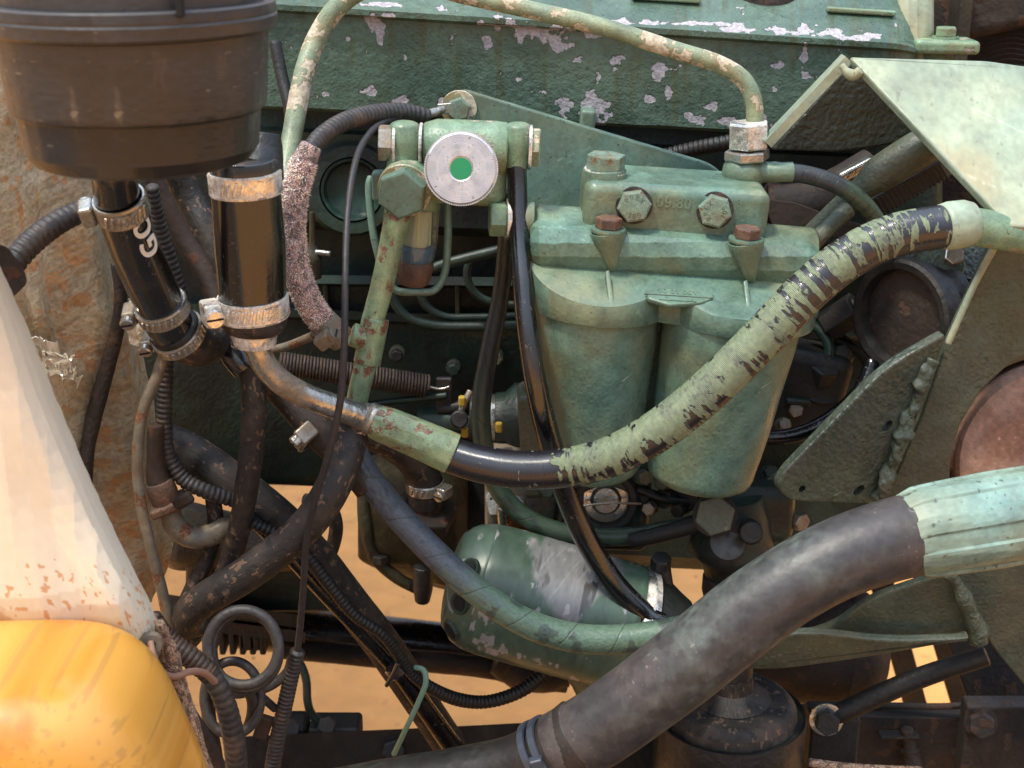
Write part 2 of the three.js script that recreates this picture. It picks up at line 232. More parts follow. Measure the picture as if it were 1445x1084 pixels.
const TX = {
  filter: enamel([94, 117, 100], { s: 1, dirt: 0.5, dirtCol: [128, 118, 84], scratch: 0.75, orange: 0.8, rough: 0.34, size: 1024, nick: 0.6 }),
  plateGreen: enamel([92, 114, 100], { s: 8, dirt: 0.2, rough: 0.40 }),
  fitting: enamel([112, 132, 104], { s: 12, T: 0.18, dirt: 0.7, chips: 0.09, chipF: 20, chipCol: [142, 134, 118], rough: 0.42, dirtCol: [112, 92, 64] }),
  pipeChip: enamel([132, 140, 110], { s: 15, T: 0.16, dirt: 0.9, chips: 0.34, chipF: 9, chipCol: [176, 164, 142], rough: 0.46, dirtCol: [132, 100, 64], halo: [140, 104, 68] }),
  sage: enamel([122, 138, 104], { s: 17, T: 0.14, dirt: 0.45, chips: 0.10, chipF: 18, chipCol: [112, 78, 58], rough: 0.38 }),
  crimp: enamel([118, 136, 122], { s: 19, T: 0.3, dirt: 0.2, chips: 0.02, chipCol: [120, 110, 90], rough: 0.40 }),
  paleGreen: enamel([134, 142, 120], { s: 22, T: 0.4, size: 1024, dirt: 0.6, nick: 0.3, chips: 0.012, chipF: 8, chipCol: [104, 66, 44], rough: 0.5, dirtCol: [160, 144, 112] }),
  olive: enamel([76, 80, 65], { s: 27, dirt: 0.4, dirtCol: [88, 78, 60], rough: 0.5, orange: 1.2 }),
  gusset: enamel([66, 74, 62], { s: 33, T: 0.35, size: 1024, chips: 0.0, rough: 0.46, orange: 2.2, dirt: 0.8, dirtCol: [74, 68, 66] }),
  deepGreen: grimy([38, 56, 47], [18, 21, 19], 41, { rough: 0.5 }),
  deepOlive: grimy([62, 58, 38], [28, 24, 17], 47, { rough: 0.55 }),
  blackIron: grimy([26, 26, 27], [38, 34, 30], 53, { rough: 0.58 }),
  brownIron: grimy([54, 42, 35], [29, 25, 23], 59, { rough: 0.75, flecks: [80, 56, 42] }),
  steel: grimy([176, 174, 168], [120, 104, 84], 65, { rough: 0.32, metal: 0.85, T: 0.12 }),
  bolt: enamel([108, 124, 106], { s: 71, T: 0.06, dirt: 0.6, chips: 0.08, chipCol: [112, 84, 62], rough: 0.42 }),
  rustBolt: grimy([104, 74, 56], [70, 54, 46], 73, { rough: 0.66, T: 0.08 }),
  zinc: grimy([222, 220, 216], [196, 188, 176], 77, { rough: 0.26, metal: 0.9, T: 0.08, flecks: [226, 226, 222] }),
};
TX.rubberOld = texset(512, 512, (u, v, o) => { // dusty brown-black hose with rust-coloured flecks along it
  const a = fbm(u, v, 6, 6, 4, 80), b = fbm(u, v, 40, 40, 3, 82), c = fbm(u, v, 44, 30, 5, 84), e = fbm(u, v, 120, 30, 2, 87);
  o[0] = 34; o[1] = 30; o[2] = 28; mix(o, [72, 58, 48], 0.75 * sst(0.38, 0.75, a)); mix(o, [106, 80, 62], 0.8 * sst(0.67, 0.69, c)); mix(o, [20, 18, 18], 0.7 * sst(0.62, 0.66, fbm(u, v, 16, 28, 5, 89)));
  const k = 1 + (b - 0.5) * 0.35; o[0] *= k; o[1] *= k; o[2] *= k; o[3] = 0.66 + (a - 0.5) * 0.3; o[5] = 0.5 + (b - 0.5) * 0.5 + (e - 0.5) * 0.3 + 0.25 * sst(0.68, 0.70, c);
}, 0.16);
TX.rubberBlack = texset(512, 512, (u, v, o) => { const a = fbm(u, v, 5, 5, 4, 90), b = fbm(u, v, 60, 60, 2, 92), s = sst(0.8, 0.86, fbm(u, v, 80, 60, 2, 94)), sc = sst(0.83, 0.9, fbm(u, v, 30, 6, 3, 96)); o[0] = 15; o[1] = 14; o[2] = 15; mix(o, [56, 50, 45], 0.3 * sst(0.5, 0.85, a)); mix(o, [130, 124, 114], 0.45 * s + 0.3 * sc); o[3] = 0.24 + (a - 0.5) * 0.3 + 0.3 * s; o[5] = 0.5 + (b - 0.5) * 0.3; }, 0.14);
TX.rubberGrey = texset(1024, 1024, (u, v, o) => { // weathered blue-grey hose with remains of green overspray
  const a = fbm(u, v, 5, 5, 5, 100), b = fbm(u, v, 50, 50, 3, 102), g = fbm(u, v, 4, 3, 5, 104), s = sst(0.80, 0.84, fbm(u, v, 140, 140, 2, 106));
  o[0] = 56; o[1] = 53; o[2] = 53; mix(o, [76, 64, 58], 0.6 * sst(0.45, 0.8, a)); mix(o, [96, 112, 102], 0.5 * sst(0.52, 0.74, g) * (0.3 + b)); mix(o, [150, 140, 128], 0.4 * s * sst(0.5, 0.6, a)); mix(o, [112, 100, 90], 0.12 * sst(0.66, 0.74, fbm(u + 2 * v, v - u, 60, 12, 4, 108))); mix(o, [34, 31, 30], 0.3 * sst(0.6, 0.7, fbm(u, v, 30, 30, 5, 109))); const k = 1 + (b - 0.5) * 0.45; o[0] *= k; o[1] *= k; o[2] *= k; o[3] = 0.52 + (a - 0.5) * 0.3; o[5] = 0.5 + (b - 0.5) * 0.5;
}, 0.3);
TX.conduit = texset(512, 512, (u, v, o) => { const a = fbm(u, v, 6, 6, 4, 110), b = fbm(u, v, 50, 50, 2, 112); o[0] = 48; o[1] = 45; o[2] = 45; mix(o, [92, 72, 56], 0.7 * sst(0.5, 0.78, a)); const k = 1 + (b - 0.5) * 0.4; o[0] *= k; o[1] *= k; o[2] *= k; o[3] = 0.55 + (a - 0.5) * 0.3; o[5] = b; }, 0.14);
TX.insulation = texset(1024, 1024, (u, v, o) => { // torn fibre-backed foil: slanting fibres, rusty stains, grey dust
  const ac = u + 2 * v, al = 2 * u - v, a = fbm(u, v, 4, 4, 5, 120), f = fbm(ac, al, 9, 3, 4, 122), g = fbm(ac, al, 44, 8, 4, 124), r = fbm(u, v, 9, 9, 6, 126) * 0.7 + 0.3 * fbm(ac, al, 20, 5, 4, 125), c = fbm(u, v, 130, 130, 2, 128);
  o[0] = 184; o[1] = 164; o[2] = 130; mix(o, [196, 182, 154], 0.5 * sst(0.42, 0.66, f)); mix(o, [150, 132, 108], 0.6 * sst(0.5, 0.72, a)); mix(o, [182, 132, 84], 0.5 * sst(0.58, 0.70, r)); mix(o, [104, 88, 70], 0.4 * sst(0.60, 0.66, g * 0.6 + 0.4 * c)); mix(o, [214, 200, 176], 0.3 * sst(0.40, 0.28, g)); mix(o, [190, 124, 68], 0.5 * sst(0.63, 0.66, fbm(u, v, 34, 34, 5, 131)));
  const k = 1 + (c - 0.5) * 0.3 + (g - 0.5) * 0.18; o[0] *= k; o[1] *= k; o[2] *= k; o[3] = 0.7; o[5] = 0.5 + (g - 0.5) * 0.5 + (c - 0.5) * 0.3;
}, 0.34);
TX.cream = texset(1024, 1024, (u, v, o) => { // cream cab paint, rust spots freckled where grit has hit it
  const a = fbm(u, v, 4, 4, 4, 140), b = fbm(u, v, 60, 60, 2, 142), c = fbm(u, v, 80, 90, 3, 144), z = fbm(u, v, 3, 3, 3, 146);
  o[0] = 226; o[1] = 214; o[2] = 190; mix(o, [221, 208, 182], 0.12 * sst(0.45, 0.75, a)); const k = 1 + (b - 0.5) * 0.04; o[0] *= k; o[1] *= k; o[2] *= k;
  const region = sst(0.56, 0.66, v); const sp = sst(0.69, 0.73, c + 0.16 * (z - 0.5) - 0.30 * (1 - region)); mix(o, [200, 140, 90], 0.75 * sp); const st = sst(0.60, 0.72, fbm(u, v, 26, 30, 5, 149)) * sst(0.64, 0.71, v); mix(o, [176, 124, 76], 0.4 * st);
  o[3] = 0.42 + 0.25 * sp; o[5] = 0.5 + (b - 0.5) * 0.2 - 0.2 * sp;
});
TX.dirtGround = texset(1024, 1024, (u, v, o) => { const a = fbm(u, v, 4, 4, 5, 150), b = fbm(u, v, 40, 40, 4, 152), s = sst(0.78, 0.84, fbm(u, v, 60, 60, 2, 155)); o[0] = 198; o[1] = 140; o[2] = 78; mix(o, [184, 126, 68], 0.6 * sst(0.4, 0.7, a)); mix(o, [140, 98, 58], 0.3 * s); const k = 1 + (b - 0.5) * 0.14; o[0] *= k; o[1] *= k; o[2] *= k; o[3] = 0.92; o[5] = b; }, 1.6);
TX.rustDisc = texset(512, 512, (u, v, o) => { const a = fbm(u, v, 5, 5, 5, 160), b = fbm(u, v, 60, 60, 3, 162), s = sst(0.7, 0.78, b * 0.6 + a * 0.4); o[0] = 150; o[1] = 116; o[2] = 98; mix(o, [122, 84, 66], 0.8 * sst(0.45, 0.65, a)); mix(o, [188, 166, 148], 0.7 * s); const k = 1 + (b - 0.5) * 0.3; o[0] *= k; o[1] *= k; o[2] *= k; o[3] = 0.7; o[5] = b; }, 0.2);
TX.plastic = texset(1024, 512, (u, v, o) => { // black moulded plastic: scuffs, dust, pale runs; v follows the profile upwards
  const a = fbm(u, v, 6, 4, 5, 170), b = fbm(u, v, 90, 60, 2, 172), sc = sst(0.66, 0.78, fbm(u, v, 40, 10, 5, 174) * 0.7 + a * 0.35), st = sst(0.70, 0.8, fbm(u, v, 60, 3, 4, 176)) * sst(0.45, 0.6, a), fl = sst(0.76, 0.81, fbm(u, v, 70, 50, 3, 178));
  o[0] = 31; o[1] = 31; o[2] = 33; mix(o, [55, 53, 53], 0.6 * sst(0.4, 0.75, a)); mix(o, [72, 67, 64], 0.5 * sst(0.285, 0.30, v + (fbm(u, v, 24, 8, 4, 179) - 0.5) * 0.05)); mix(o, [96, 80, 66], 0.35 * sc); mix(o, [116, 100, 86], 0.4 * st); mix(o, [150, 138, 118], 0.5 * fl * sst(0.45, 0.6, a));
  const k = 1 + (b - 0.5) * 0.2; o[0] *= k; o[1] *= k; o[2] *= k; o[3] = 0.42 + (a - 0.5) * 0.4; o[5] = 0.5 + (b - 0.5) * 0.4;
});
TX.alu = texset(512, 512, (u, v, o) => { // turned aluminium: fine rings (v = radius) with nicks
  const r = vn(v * 160, 0.5, 160, 1, 180), a = fbm(u, v, 6, 6, 4, 182), n = sst(0.79, 0.84, fbm(u, v, 40, 30, 2, 184)); o[0] = 214; o[1] = 208; o[2] = 206; const k = 1 + (r - 0.5) * 0.06 + (a - 0.5) * 0.1; o[0] *= k; o[1] *= k; o[2] *= k; mix(o, [110, 104, 104], 0.7 * n); mix(o, [176, 168, 156], 0.22 * sst(0.56, 0.7, fbm(u, v, 9, 9, 5, 186))); o[3] = 0.34 + (a - 0.5) * 0.3; o[4] = 0.8; o[5] = 0.5 + (r - 0.5) * 0.3 - 0.3 * n;
}, 0.06);
TX.fibre = texset(512, 512, (u, v, o) => { const a = fbm(u, v, 160, 110, 2, 190), c = vn(u * 150, v * 200, 150, 200, 192), d = fbm(u, v, 5, 5, 3, 194); const P = [[222, 194, 162], [176, 110, 108], [120, 114, 140], [230, 220, 202], [96, 80, 76]]; const q = P[Math.min(4, Math.floor(c * 5))]; o[0] = q[0]; o[1] = q[1]; o[2] = q[2]; mix(o, [206, 182, 158], 0.15 + 0.2 * d); mix(o, [92, 80, 78], 0.6 * sst(0.54, 0.62, fbm(u, v, 22, 22, 3, 197))); const k = 1 + (a - 0.5) * 0.8; o[0] *= k; o[1] *= k; o[2] *= k; o[3] = 0.95; o[5] = a; }, 0.09);
TX.lens = texset(512, 512, (u, v, o) => { const a = fbm(u, v, 4, 4, 5, 200), b = fbm(u, v, 8, 6, 4, 203), s = sst(0.72, 0.8, fbm(u, v, 50, 50, 2, 205)); o[0] = 194; o[1] = 112; o[2] = 16; mix(o, [212, 160, 76], 0.8 * sst(0.36, 0.7, a)); mix(o, [172, 96, 14], 0.4 * sst(0.52, 0.72, b)); mix(o, [150, 110, 60], 0.35 * sst(0.62, 0.7, fbm(u, v, 60, 60, 3, 207))); o[3] = 0.34 + 0.2 * (a - 0.5) + 0.2 * s; o[5] = 0.5 + (b - 0.5) * 0.3; });

// valve cover: chips of lilac-grey primer copied from where the photograph shows them
const VC = { x0: 330, x1: 1296, yb: (x) => 151 + (x - 330) * 0.0505, yr: (x) => 6 + (x - 330) * 0.063, vb: 0, vr: 1 };
const CHIPS = [[524, 36, 9, 16], [534, 56, 8, 14], [514, 128, 18, 5], [560, 142, 12, 13], [548, 26, 8, 4], [490, 60, 4, 4], [570, 84, 4, 6], [700, 38, 26, 8], [740, 46, 34, 14], [785, 54, 36, 14], [795, 72, 14, 10], [815, 88, 10, 8], [685, 68, 6, 9], [830, 52, 22, 9], [868, 97, 13, 9], [935, 98, 24, 11], [925, 110, 12, 10], [793, 150, 13, 16], [836, 152, 20, 22], [730, 112, 8, 5], [842, 112, 5, 12], [1134, 92, 7, 20], [1100, 98, 8, 5], [1022, 168, 12, 7], [985, 166, 16, 6], [1005, 150, 8, 5], [968, 160, 9, 6], [915, 140, 8, 4], [940, 128, 8, 7], [1090, 125, 5, 5], [1075, 168, 9, 8], [640, 144, 22, 8], [455, 132, 12, 5], [1006, 30, 60, 5], [1080, 40, 70, 9], [1160, 44, 60, 9], [1220, 48, 30, 12], [620, 8, 40, 7], [540, 4, 30, 6], [900, 30, 60, 5]];
TX.cover = (sec) => texset(2048, 1024, (u, v, o) => {
  const px = VC.x0 + u * (VC.x1 - VC.x0), py = VC.yb(px) + (VC.yr(px) - VC.yb(px)) * (v - sec.vb) / (sec.vr - sec.vb);
  const a = fbm(u, v, 16, 16, 5, 210), b = fbm(u, v, 120, 120, 3, 212), c = fbm(u, v, 420, 420, 2, 214), run = fbm(u, v, 70, 5, 4, 216), e = fbm(u, v, 60, 60, 5, 218);
  o[0] = 80; o[1] = 101; o[2] = 87; mix(o, [60, 80, 68], 0.6 * sst(0.42, 0.66, a)); mix(o, [72, 74, 48], 0.45 * sst(0.55, 0.72, run) * sst(0.4, 0.6, a + 0.1));
  const k = 1 + (b - 0.5) * 0.22 + (c - 0.5) * 0.12; o[0] *= k; o[1] *= k; o[2] *= k; o[3] = 0.40 + (b - 0.5) * 0.2; o[5] = 0.55 + (b - 0.5) * 0.5 + (c - 0.5) * 0.3;
  let f = 0; for (const q of CHIPS) { const dx = (px - q[0]) / q[2], dy = (py - q[1]) / q[3], d = dx * dx + dy * dy; if (d < 4) f = Math.max(f, 0.74 * Math.exp(-d * 0.6)); }
  const mf = f + (e - 0.5) * 1.5 + 0.20, m = sst(0.70, 0.72, mf); mix(o, [40, 46, 38], 0.6 * sst(0.64, 0.70, mf)); mix(o, [160 + (c - 0.5) * 70, 154 + (c - 0.5) * 70, 158 + (c - 0.5) * 70], m); o[3] += 0.25 * m; o[5] -= 0.3 * m;
  mix(o, [34, 50, 38], 0.6 * sst(0.8, 0.86, fbm(u, v, 240, 240, 2, 222)) * (1 - m));
});
// pressure hose: black rubber, thick green paint that has cracked across and flaked; v runs along it, u round it (0 at the back)
TX.flaked = texset(512, 2048, (u, v, o) => {
  const ring = 0.5 + 0.28 * Math.sin(v * 2 * Math.PI * 430 + 1.5 * fbm(u, v, 4, 20, 2, 231)) + 0.5 * (fbm(u, v, 3, 300, 2, 230) - 0.5), e = fbm(u, v, 14, 96, 5, 232), crack = fbm(u, v, 5, 120, 5, 234), b = fbm(u, v, 40, 220, 2, 236), dust = fbm(u, v, 8, 40, 4, 238);
  o[0] = 26; o[1] = 24; o[2] = 30; o[3] = 0.26 + (dust - 0.5) * 0.2; o[5] = 0.32 + (ring - 0.5) * 0.10;
  // more paint in the middle of the run and on the side towards the viewer's left and up; bare at both ends and below
  const cover = tab([[0, -0.4], [0.06, -0.14], [0.17, -0.05], [0.235, 0.06], [0.27, 0.30], [0.5, 0.36], [0.62, 0.26], [0.70, 0.26], [0.78, 0.13], [0.86, 0.04], [0.92, -0.08], [0.97, -0.22], [1, -0.3]], v);
  const side = Math.cos((u - 0.42) * 2 * Math.PI); // 1 at the upper front
  const ends = sst(0.24, 0.20, v);
  let p = cover + 0.24 * side * (1 - ends) - 0.10 * side * ends + (e - 0.5) * 0.9 - 0.85 * sst(0.52, 0.58, crack) * (0.5 - 0.5 * side + 0.34 + 0.3 * sst(0.6, 0.8, v)) - 0.25 * sst(0.2, -0.7, side) * (1 - ends);
  const m = sst(0.02, 0.05, p); mix(o, [122 + (b - 0.5) * 38, 134 + (b - 0.5) * 38, 102 + (b - 0.5) * 30], m); mix(o, [98, 110, 90], 0.45 * m * sst(0.5, 0.7, dust)); mix(o, [88, 92, 72], 0.35 * m * sst(0.4, 0.2, ring)); mix(o, [70, 66, 62], 0.5 * m * sst(0.60, 0.64, fbm(u, v, 30, 240, 3, 241)) * sst(0.5, 0.6, dust));
  o[3] += m * 0.28; o[5] += m * 0.35 + m * (ring - 0.5) * 0.35;
});
// oil filter: green enamel worn to grey along the upper front, scratched; u round, v along
TX.oil = texset(1024, 1024, (u, v, o) => {
  const a = fbm(u, v, 5, 5, 4, 250), b = fbm(u, v, 40, 40, 3, 252), c = fbm(u, v, 12, 9, 6, 254), sc = sst(0.66, 0.76, fbm(u + v, v, 40, 10, 5, 256)); o[0] = 74; o[1] = 94; o[2] = 80; mix(o, [54, 70, 60], 0.6 * sst(0.45, 0.7, a));
  const worn = Math.exp(-Math.pow((v - 0.62) / 0.30, 2)) * Math.exp(-Math.pow((u - 0.37) / 0.14, 2)), m = sst(0.44, 0.66, worn * 0.95 + (c - 0.5) * 0.9 + 0.10); mix(o, [128, 124, 128], 0.8 * m); mix(o, [188, 184, 186], 0.18 * sc * m); mix(o, [36, 34, 34], 0.6 * sst(0.62, 0.72, fbm(u, v, 9, 14, 4, 258)) * m);
  mix(o, [150, 148, 150], 0.9 * sst(0.62, 0.68, fbm(u, v, 20, 20, 6, 259) - 0.03)); const k = 1 + (b - 0.5) * 0.25; o[0] *= k; o[1] *= k; o[2] *= k; o[3] = 0.36 + (b - 0.5) * 0.2; o[5] = 0.5 + (b - 0.5) * 0.3;
});
TX.greenHose = texset(512, 1024, (u, v, o) => { // cloth-wrapped hose: bare grey-blue at one end, green paint with dark wear at the other; u round, v along
  const a = fbm(u, v, 8, 16, 4, 262), b = fbm(u, v, 50, 160, 3, 264), d = fbm(u, v, 6, 26, 5, 266), wrap = Math.abs(((v * 9 + u * 1.0) % 1) - 0.5); o[0] = 74; o[1] = 80; o[2] = 88; const g = sst(0.34, 0.50, v + (a - 0.5) * 0.25) * (1 - 0.35 * sst(0.86, 0.95, v)); mix(o, [88, 110, 93], g); mix(o, [40, 40, 44], 0.7 * sst(0.62, 0.70, d) * (0.5 + 0.5 * sst(0.4, 0.8, b))); mix(o, [52, 60, 52], 0.7 * sst(0.02, 0.0, wrap));
  const k = 1 + (b - 0.5) * 0.3; o[0] *= k; o[1] *= k; o[2] *= k; o[3] = 0.42 + (a - 0.5) * 0.2; o[5] = 0.5 + (b - 0.5) * 0.3 - 0.35 * sst(0.03, 0.0, wrap);
});
const MT = {
  filter: M(TX.filter, { bump: 0.0005 }), plateGreen: M(TX.plateGreen, { bump: 0.0003 }), fitting: M(TX.fitting, { bump: 0.0007 }), pipeChip: M(TX.pipeChip, { bump: 0.0006 }), sage: M(TX.sage, { bump: 0.0005 }), paleGreen: M(TX.paleGreen, { bump: 0.0006 }), crimp: M(TX.crimp, { bump: 0.0004 }), olive: M(TX.olive, { bump: 0.0008 }), gusset: M(TX.gusset, { bump: 0.001 }),
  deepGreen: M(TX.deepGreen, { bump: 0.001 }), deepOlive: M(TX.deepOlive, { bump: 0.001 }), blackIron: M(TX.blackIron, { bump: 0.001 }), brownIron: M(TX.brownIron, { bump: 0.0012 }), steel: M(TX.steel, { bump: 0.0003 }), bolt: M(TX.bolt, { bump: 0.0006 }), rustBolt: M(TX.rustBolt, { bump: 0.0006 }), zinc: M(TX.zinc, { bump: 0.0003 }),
  rubberOld: M(TX.rubberOld, { bump: 0.0008 }), rubberBlack: M(TX.rubberBlack, { bump: 0.0002, ior: 1.65, clearcoat: 0.4, clearcoatRoughness: 0.12 }), rubberGrey: M(TX.rubberGrey, { bump: 0.0006 }), conduit: M(TX.conduit, { bump: 0.0003 }), conduitBlack: M(TX.conduit, { bump: 0.0003, tint: 0x6c6a6c }), conduitGrey: M(TX.conduit, { bump: 0.0003, tint: 0xffffff }),
  insulation: M(TX.insulation, { bump: 0.0014 }), cream: M(TX.cream, { bump: 0.0005 }), ground: M(TX.dirtGround, { bump: 0.004 }), rustDisc: M(TX.rustDisc, { bump: 0.0006 }), plastic: M(TX.plastic, { bump: 0.0004 }), alu: M(TX.alu, { bump: 0.0002 }), fibre: M(TX.fibre, { bump: 0.002 }), lens: M(TX.lens, { bump: 0.0006, clearcoat: 0.5, clearcoatRoughness: 0.15 }),
  flaked: M(TX.flaked, { bump: 0.0020, ior: 1.7 }), oil: M(TX.oil, { bump: 0.0004 }), greenHose: M(TX.greenHose, { bump: 0.0008 }),
  rustyPipe: M(TX.brownIron, { bump: 0.0006, tint: 0xffe8d8 }), tan: M(TX.blackIron, { tint: 0xfff0d8 }), beigePipe: M(enamel([112, 100, 84], { s: 91, T: 0.12, dirt: 0.8, chips: 0.12, chipCol: [112, 76, 52], dirtCol: [84, 70, 54], rough: 0.5 }), { bump: 0.0004 }), darkPipe: M(TX.deepGreen, { bump: 0.0003, tint: 0xe8ffff }), blueBlack: M(TX.rubberBlack, { tint: 0xd0dcff }),
  yellow: plain(0xa8882c, 0.65), whitePrint: plain(0xd8d6ce, 0.7), greenDot: plain(0x12804c, 0.35, 0, { clearcoat: 0.6, clearcoatRoughness: 0.1 }), yellowDab: plain(0xd6cf9a, 0.7), wireGreen: plain(0x6a8a76, 0.5), wirePink: plain(0x9a7460, 0.6), wireGrey: M(TX.conduit, { bump: 0.0002, tint: 0xd8d8e0 }), foil: plain(0xcfc6b4, 0.34, 0.5), cordTan: M(TX.fibre, { bump: 0.002, tint: 0xfff0d0 }), tie: plain(0x3c424c, 0.35), recessShade: plain(0x0b0b0b, 0.8),  // last entry: near-black colour standing in for shade inside slots and sockets
  glass: new THREE.MeshPhysicalMaterial({ color: 0xd6e0d8, roughness: 0.08, transmission: 0.92, thickness: 0, ior: 1.5 }), bluePaper: plain(0x2a5a86, 0.5), paper: plain(0xc0bda8, 0.7),
};

// ---------------------------------------------------------------- builders for repeated kinds
function tube(name, label, cat, pts, mat, o = {}, group) { return single(name, label, cat, sweep(pts, o), mat, group); }
function addBolt(parent, pos, dir, r, h, mat, o = {}) {
  const d = dir.clone().normalize(), wh = o.washer ? 0.002 : 0;
  const b = part(parent, o.name ?? 'bolt', hex(pos.clone().addScaledVector(d, wh - 0.0005), d, r, h, o.roll ?? 0.3, o.bev), mat, o.label);
  if (o.washer) part(b, 'washer', washer(pos.clone().addScaledVector(d, -0.0005), d, o.washer, wh + 0.0006), o.wmat ?? MT.rustBolt);
  return b;
}
// worm-drive clamp round an axis: band with perforated slots, screw housing and screw
function hoseClamp(label, pos, dir, r, width, o = {}) {
  const t = thing('hose_clamp', label, 'hose clamp', 'worm drive hose clamps'), d = dir.clone().normalize();
  const bm = o.mat ?? MT.zinc, hw = width / 2;
  const band = part(t, 'band', lathe([[r - 0.0012, -hw], [r, -hw], [r + 0.0008, -hw * 0.8], [r + 0.0006, -hw * 0.5], [r + 0.0006, hw * 0.5], [r + 0.0008, hw * 0.8], [r, hw], [r - 0.0012, hw]], pos, d, 56), bm);
  // axes round the clamp
  const toCam = camera.position.clone().sub(pos); toCam.addScaledVector(d, -toCam.dot(d)).normalize(); const side = new V3().crossVectors(d, toCam);
  const dirAt = (a) => toCam.clone().multiplyScalar(Math.cos(a)).addScaledVector(side, Math.sin(a));
  const a0 = o.slots?.[0] ?? -0.2, a1 = o.slots?.[1] ?? 0.9, ns = Math.round((a1 - a0) * r / 0.0042);
  for (let i = 0; i < ns; i++) { const a = a0 + (a1 - a0) * (i + 0.5) / ns, n = dirAt(a), g = new RoundedBoxGeometry(0.0021, width * 0.62, 0.0016, 1, 0.0006), y = d.clone().addScaledVector(dirAt(a + Math.PI / 2), 0.25).normalize(), x = new V3().crossVectors(y, n).normalize(); g.applyMatrix4(new THREE.Matrix4().makeBasis(x, y, n).setPosition(pos.clone().addScaledVector(n, r + 0.0009))); part(band, 'thread_ridge', boxUV(g), bm); }
  const a = o.screw ?? -1.2, n = dirAt(a), tg = dirAt(a + Math.PI / 2), x = d.clone().negate();
  const hp = pos.clone().addScaledVector(n, r + 0.0045), S = o.size ?? 1;
  const hg = new RoundedBoxGeometry(width * 1.05, 0.013 * S, 0.009 * S, 2, 0.002); hg.applyMatrix4(new THREE.Matrix4().makeBasis(x, tg, n).setPosition(hp)); part(t, 'screw_housing', boxUV(hg), bm);
  const sd = tg.clone().multiplyScalar(o.flip ? -1 : 1), sp = hp.clone().addScaledVector(sd, 0.006 * S).addScaledVector(n, 0.001);
  const sc = part(t, 'screw', merge([lathe([[0, -0.004], [0.0034 * S, -0.004], [0.0034 * S, 0], [0.0046 * S, 0.0005], [0.0048 * S, 0.004 * S], [0.004 * S, 0.005 * S], [0, 0.0052 * S]], sp, sd, 20)]), bm);
  const sl = new THREE.BoxGeometry(0.008 * S, 0.0012, 0.0012); sl.applyMatrix4(new THREE.Matrix4().makeBasis(n, sd, new V3().crossVectors(n, sd)).setPosition(sp.clone().addScaledVector(sd, 0.005 * S))); part(sc, 'slot', boxUV(sl), MT.recessShade);
  return t;
}
const dirPx = (a, b) => W(...b).sub(W(...a)).normalize();
const CAMV = (p) => camera.position.clone().sub(p).normalize();
const font = await new FontLoader().loadAsync('fonts/droid/droid_sans_bold.typeface.json');
function textGeo(s, size, depth) { const g = new TextGeometry(s, { font, size, depth, curveSegments: 3, bevelEnabled: false }); g.computeBoundingBox(); const b = g.boundingBox; g.translate(-(b.min.x + b.max.x) / 2, -(b.min.y + b.max.y) / 2, 0); return g; }
function placed(g, pos, x, n) { const z = n.clone().normalize(), y = new V3().crossVectors(z, x).normalize(), xx = new V3().crossVectors(y, z); g.applyMatrix4(new THREE.Matrix4().makeBasis(xx, y, z).setPosition(pos)); return boxUV(g); }

// ================================================================ the setting
{ const g = new THREE.PlaneGeometry(60, 60, 1, 1); g.rotateX(-Math.PI / 2); const uv = g.attributes.uv; for (let i = 0; i < uv.count; i++) uv.setXY(i, uv.getX(i) * 60, uv.getY(i) * 60); structure('ground', g, MT.ground); }

// ================================================================ engine: large castings
const DOWNX = 0.06; // the engine stands about 3.5 degrees out of level: its lines fall to the right
{ // valve cover
  const sec = [[151, 200, -0.27], [151, 200, -0.155], [147, 196, -0.151], [14, 75, -0.149], [10, 71, -0.143], [2, 63, -0.143], [-3, 58, -0.149], [-45, 14, -0.185], [-66, -6, -0.20], [-84, -22, -0.24], [-84, -22, -0.27], [80, 140, -0.28]];
  const A = sec.map((s) => W(VC.x0, s[0], s[2])); const l = [0]; for (let k = 1; k <= sec.length; k++) l.push(l[k - 1] + A[k % sec.length].distanceTo(A[k - 1])); const tot = l[sec.length];
  const t = thing('valve_cover', 'long dark green cast valve cover with chipped paint along top of engine', 'valve cover');
  part(t, 'cover', casting(VC.x0, VC.x1, sec, { uv01: true, end: 0.028, nx: 60, wob: 0.0007, wobf: 60 }), M(TX.cover({ vb: l[1] / tot, vr: l[5] / tot }), { bump: 0.0011 }));
  const cp = W(1072, 0, -0.215);
  part(t, 'filler_cap', lathe([[0, -0.02], [0.036, -0.02], [0.036, 0.004], [0.033, 0.007], [0.030, 0.02], [0, 0.02]], cp, QY, 48), MT.brownIron, 'brown rusty filler cap');
  part(t, 'filler_neck', lathe([[0, -0.03], [0.05, -0.03], [0.044, -0.014], [0.0375, -0.008], [0, -0.008]], cp, QY, 48), MT.fitting);
  part(t, 'lug', rbox(W(829, 168, -0.145), 0.012, 0.017, 0.02, 0.003, -0.06), MT.plateGreen);
  for (const [x, y] of [[1215, 14], [940, -4]]) part(t, 'cast_rib', rbox(W(x, y + 2, -0.176), 0.055, 0.004, 0.008, 0.0015, -0.06), MT.fitting);
}
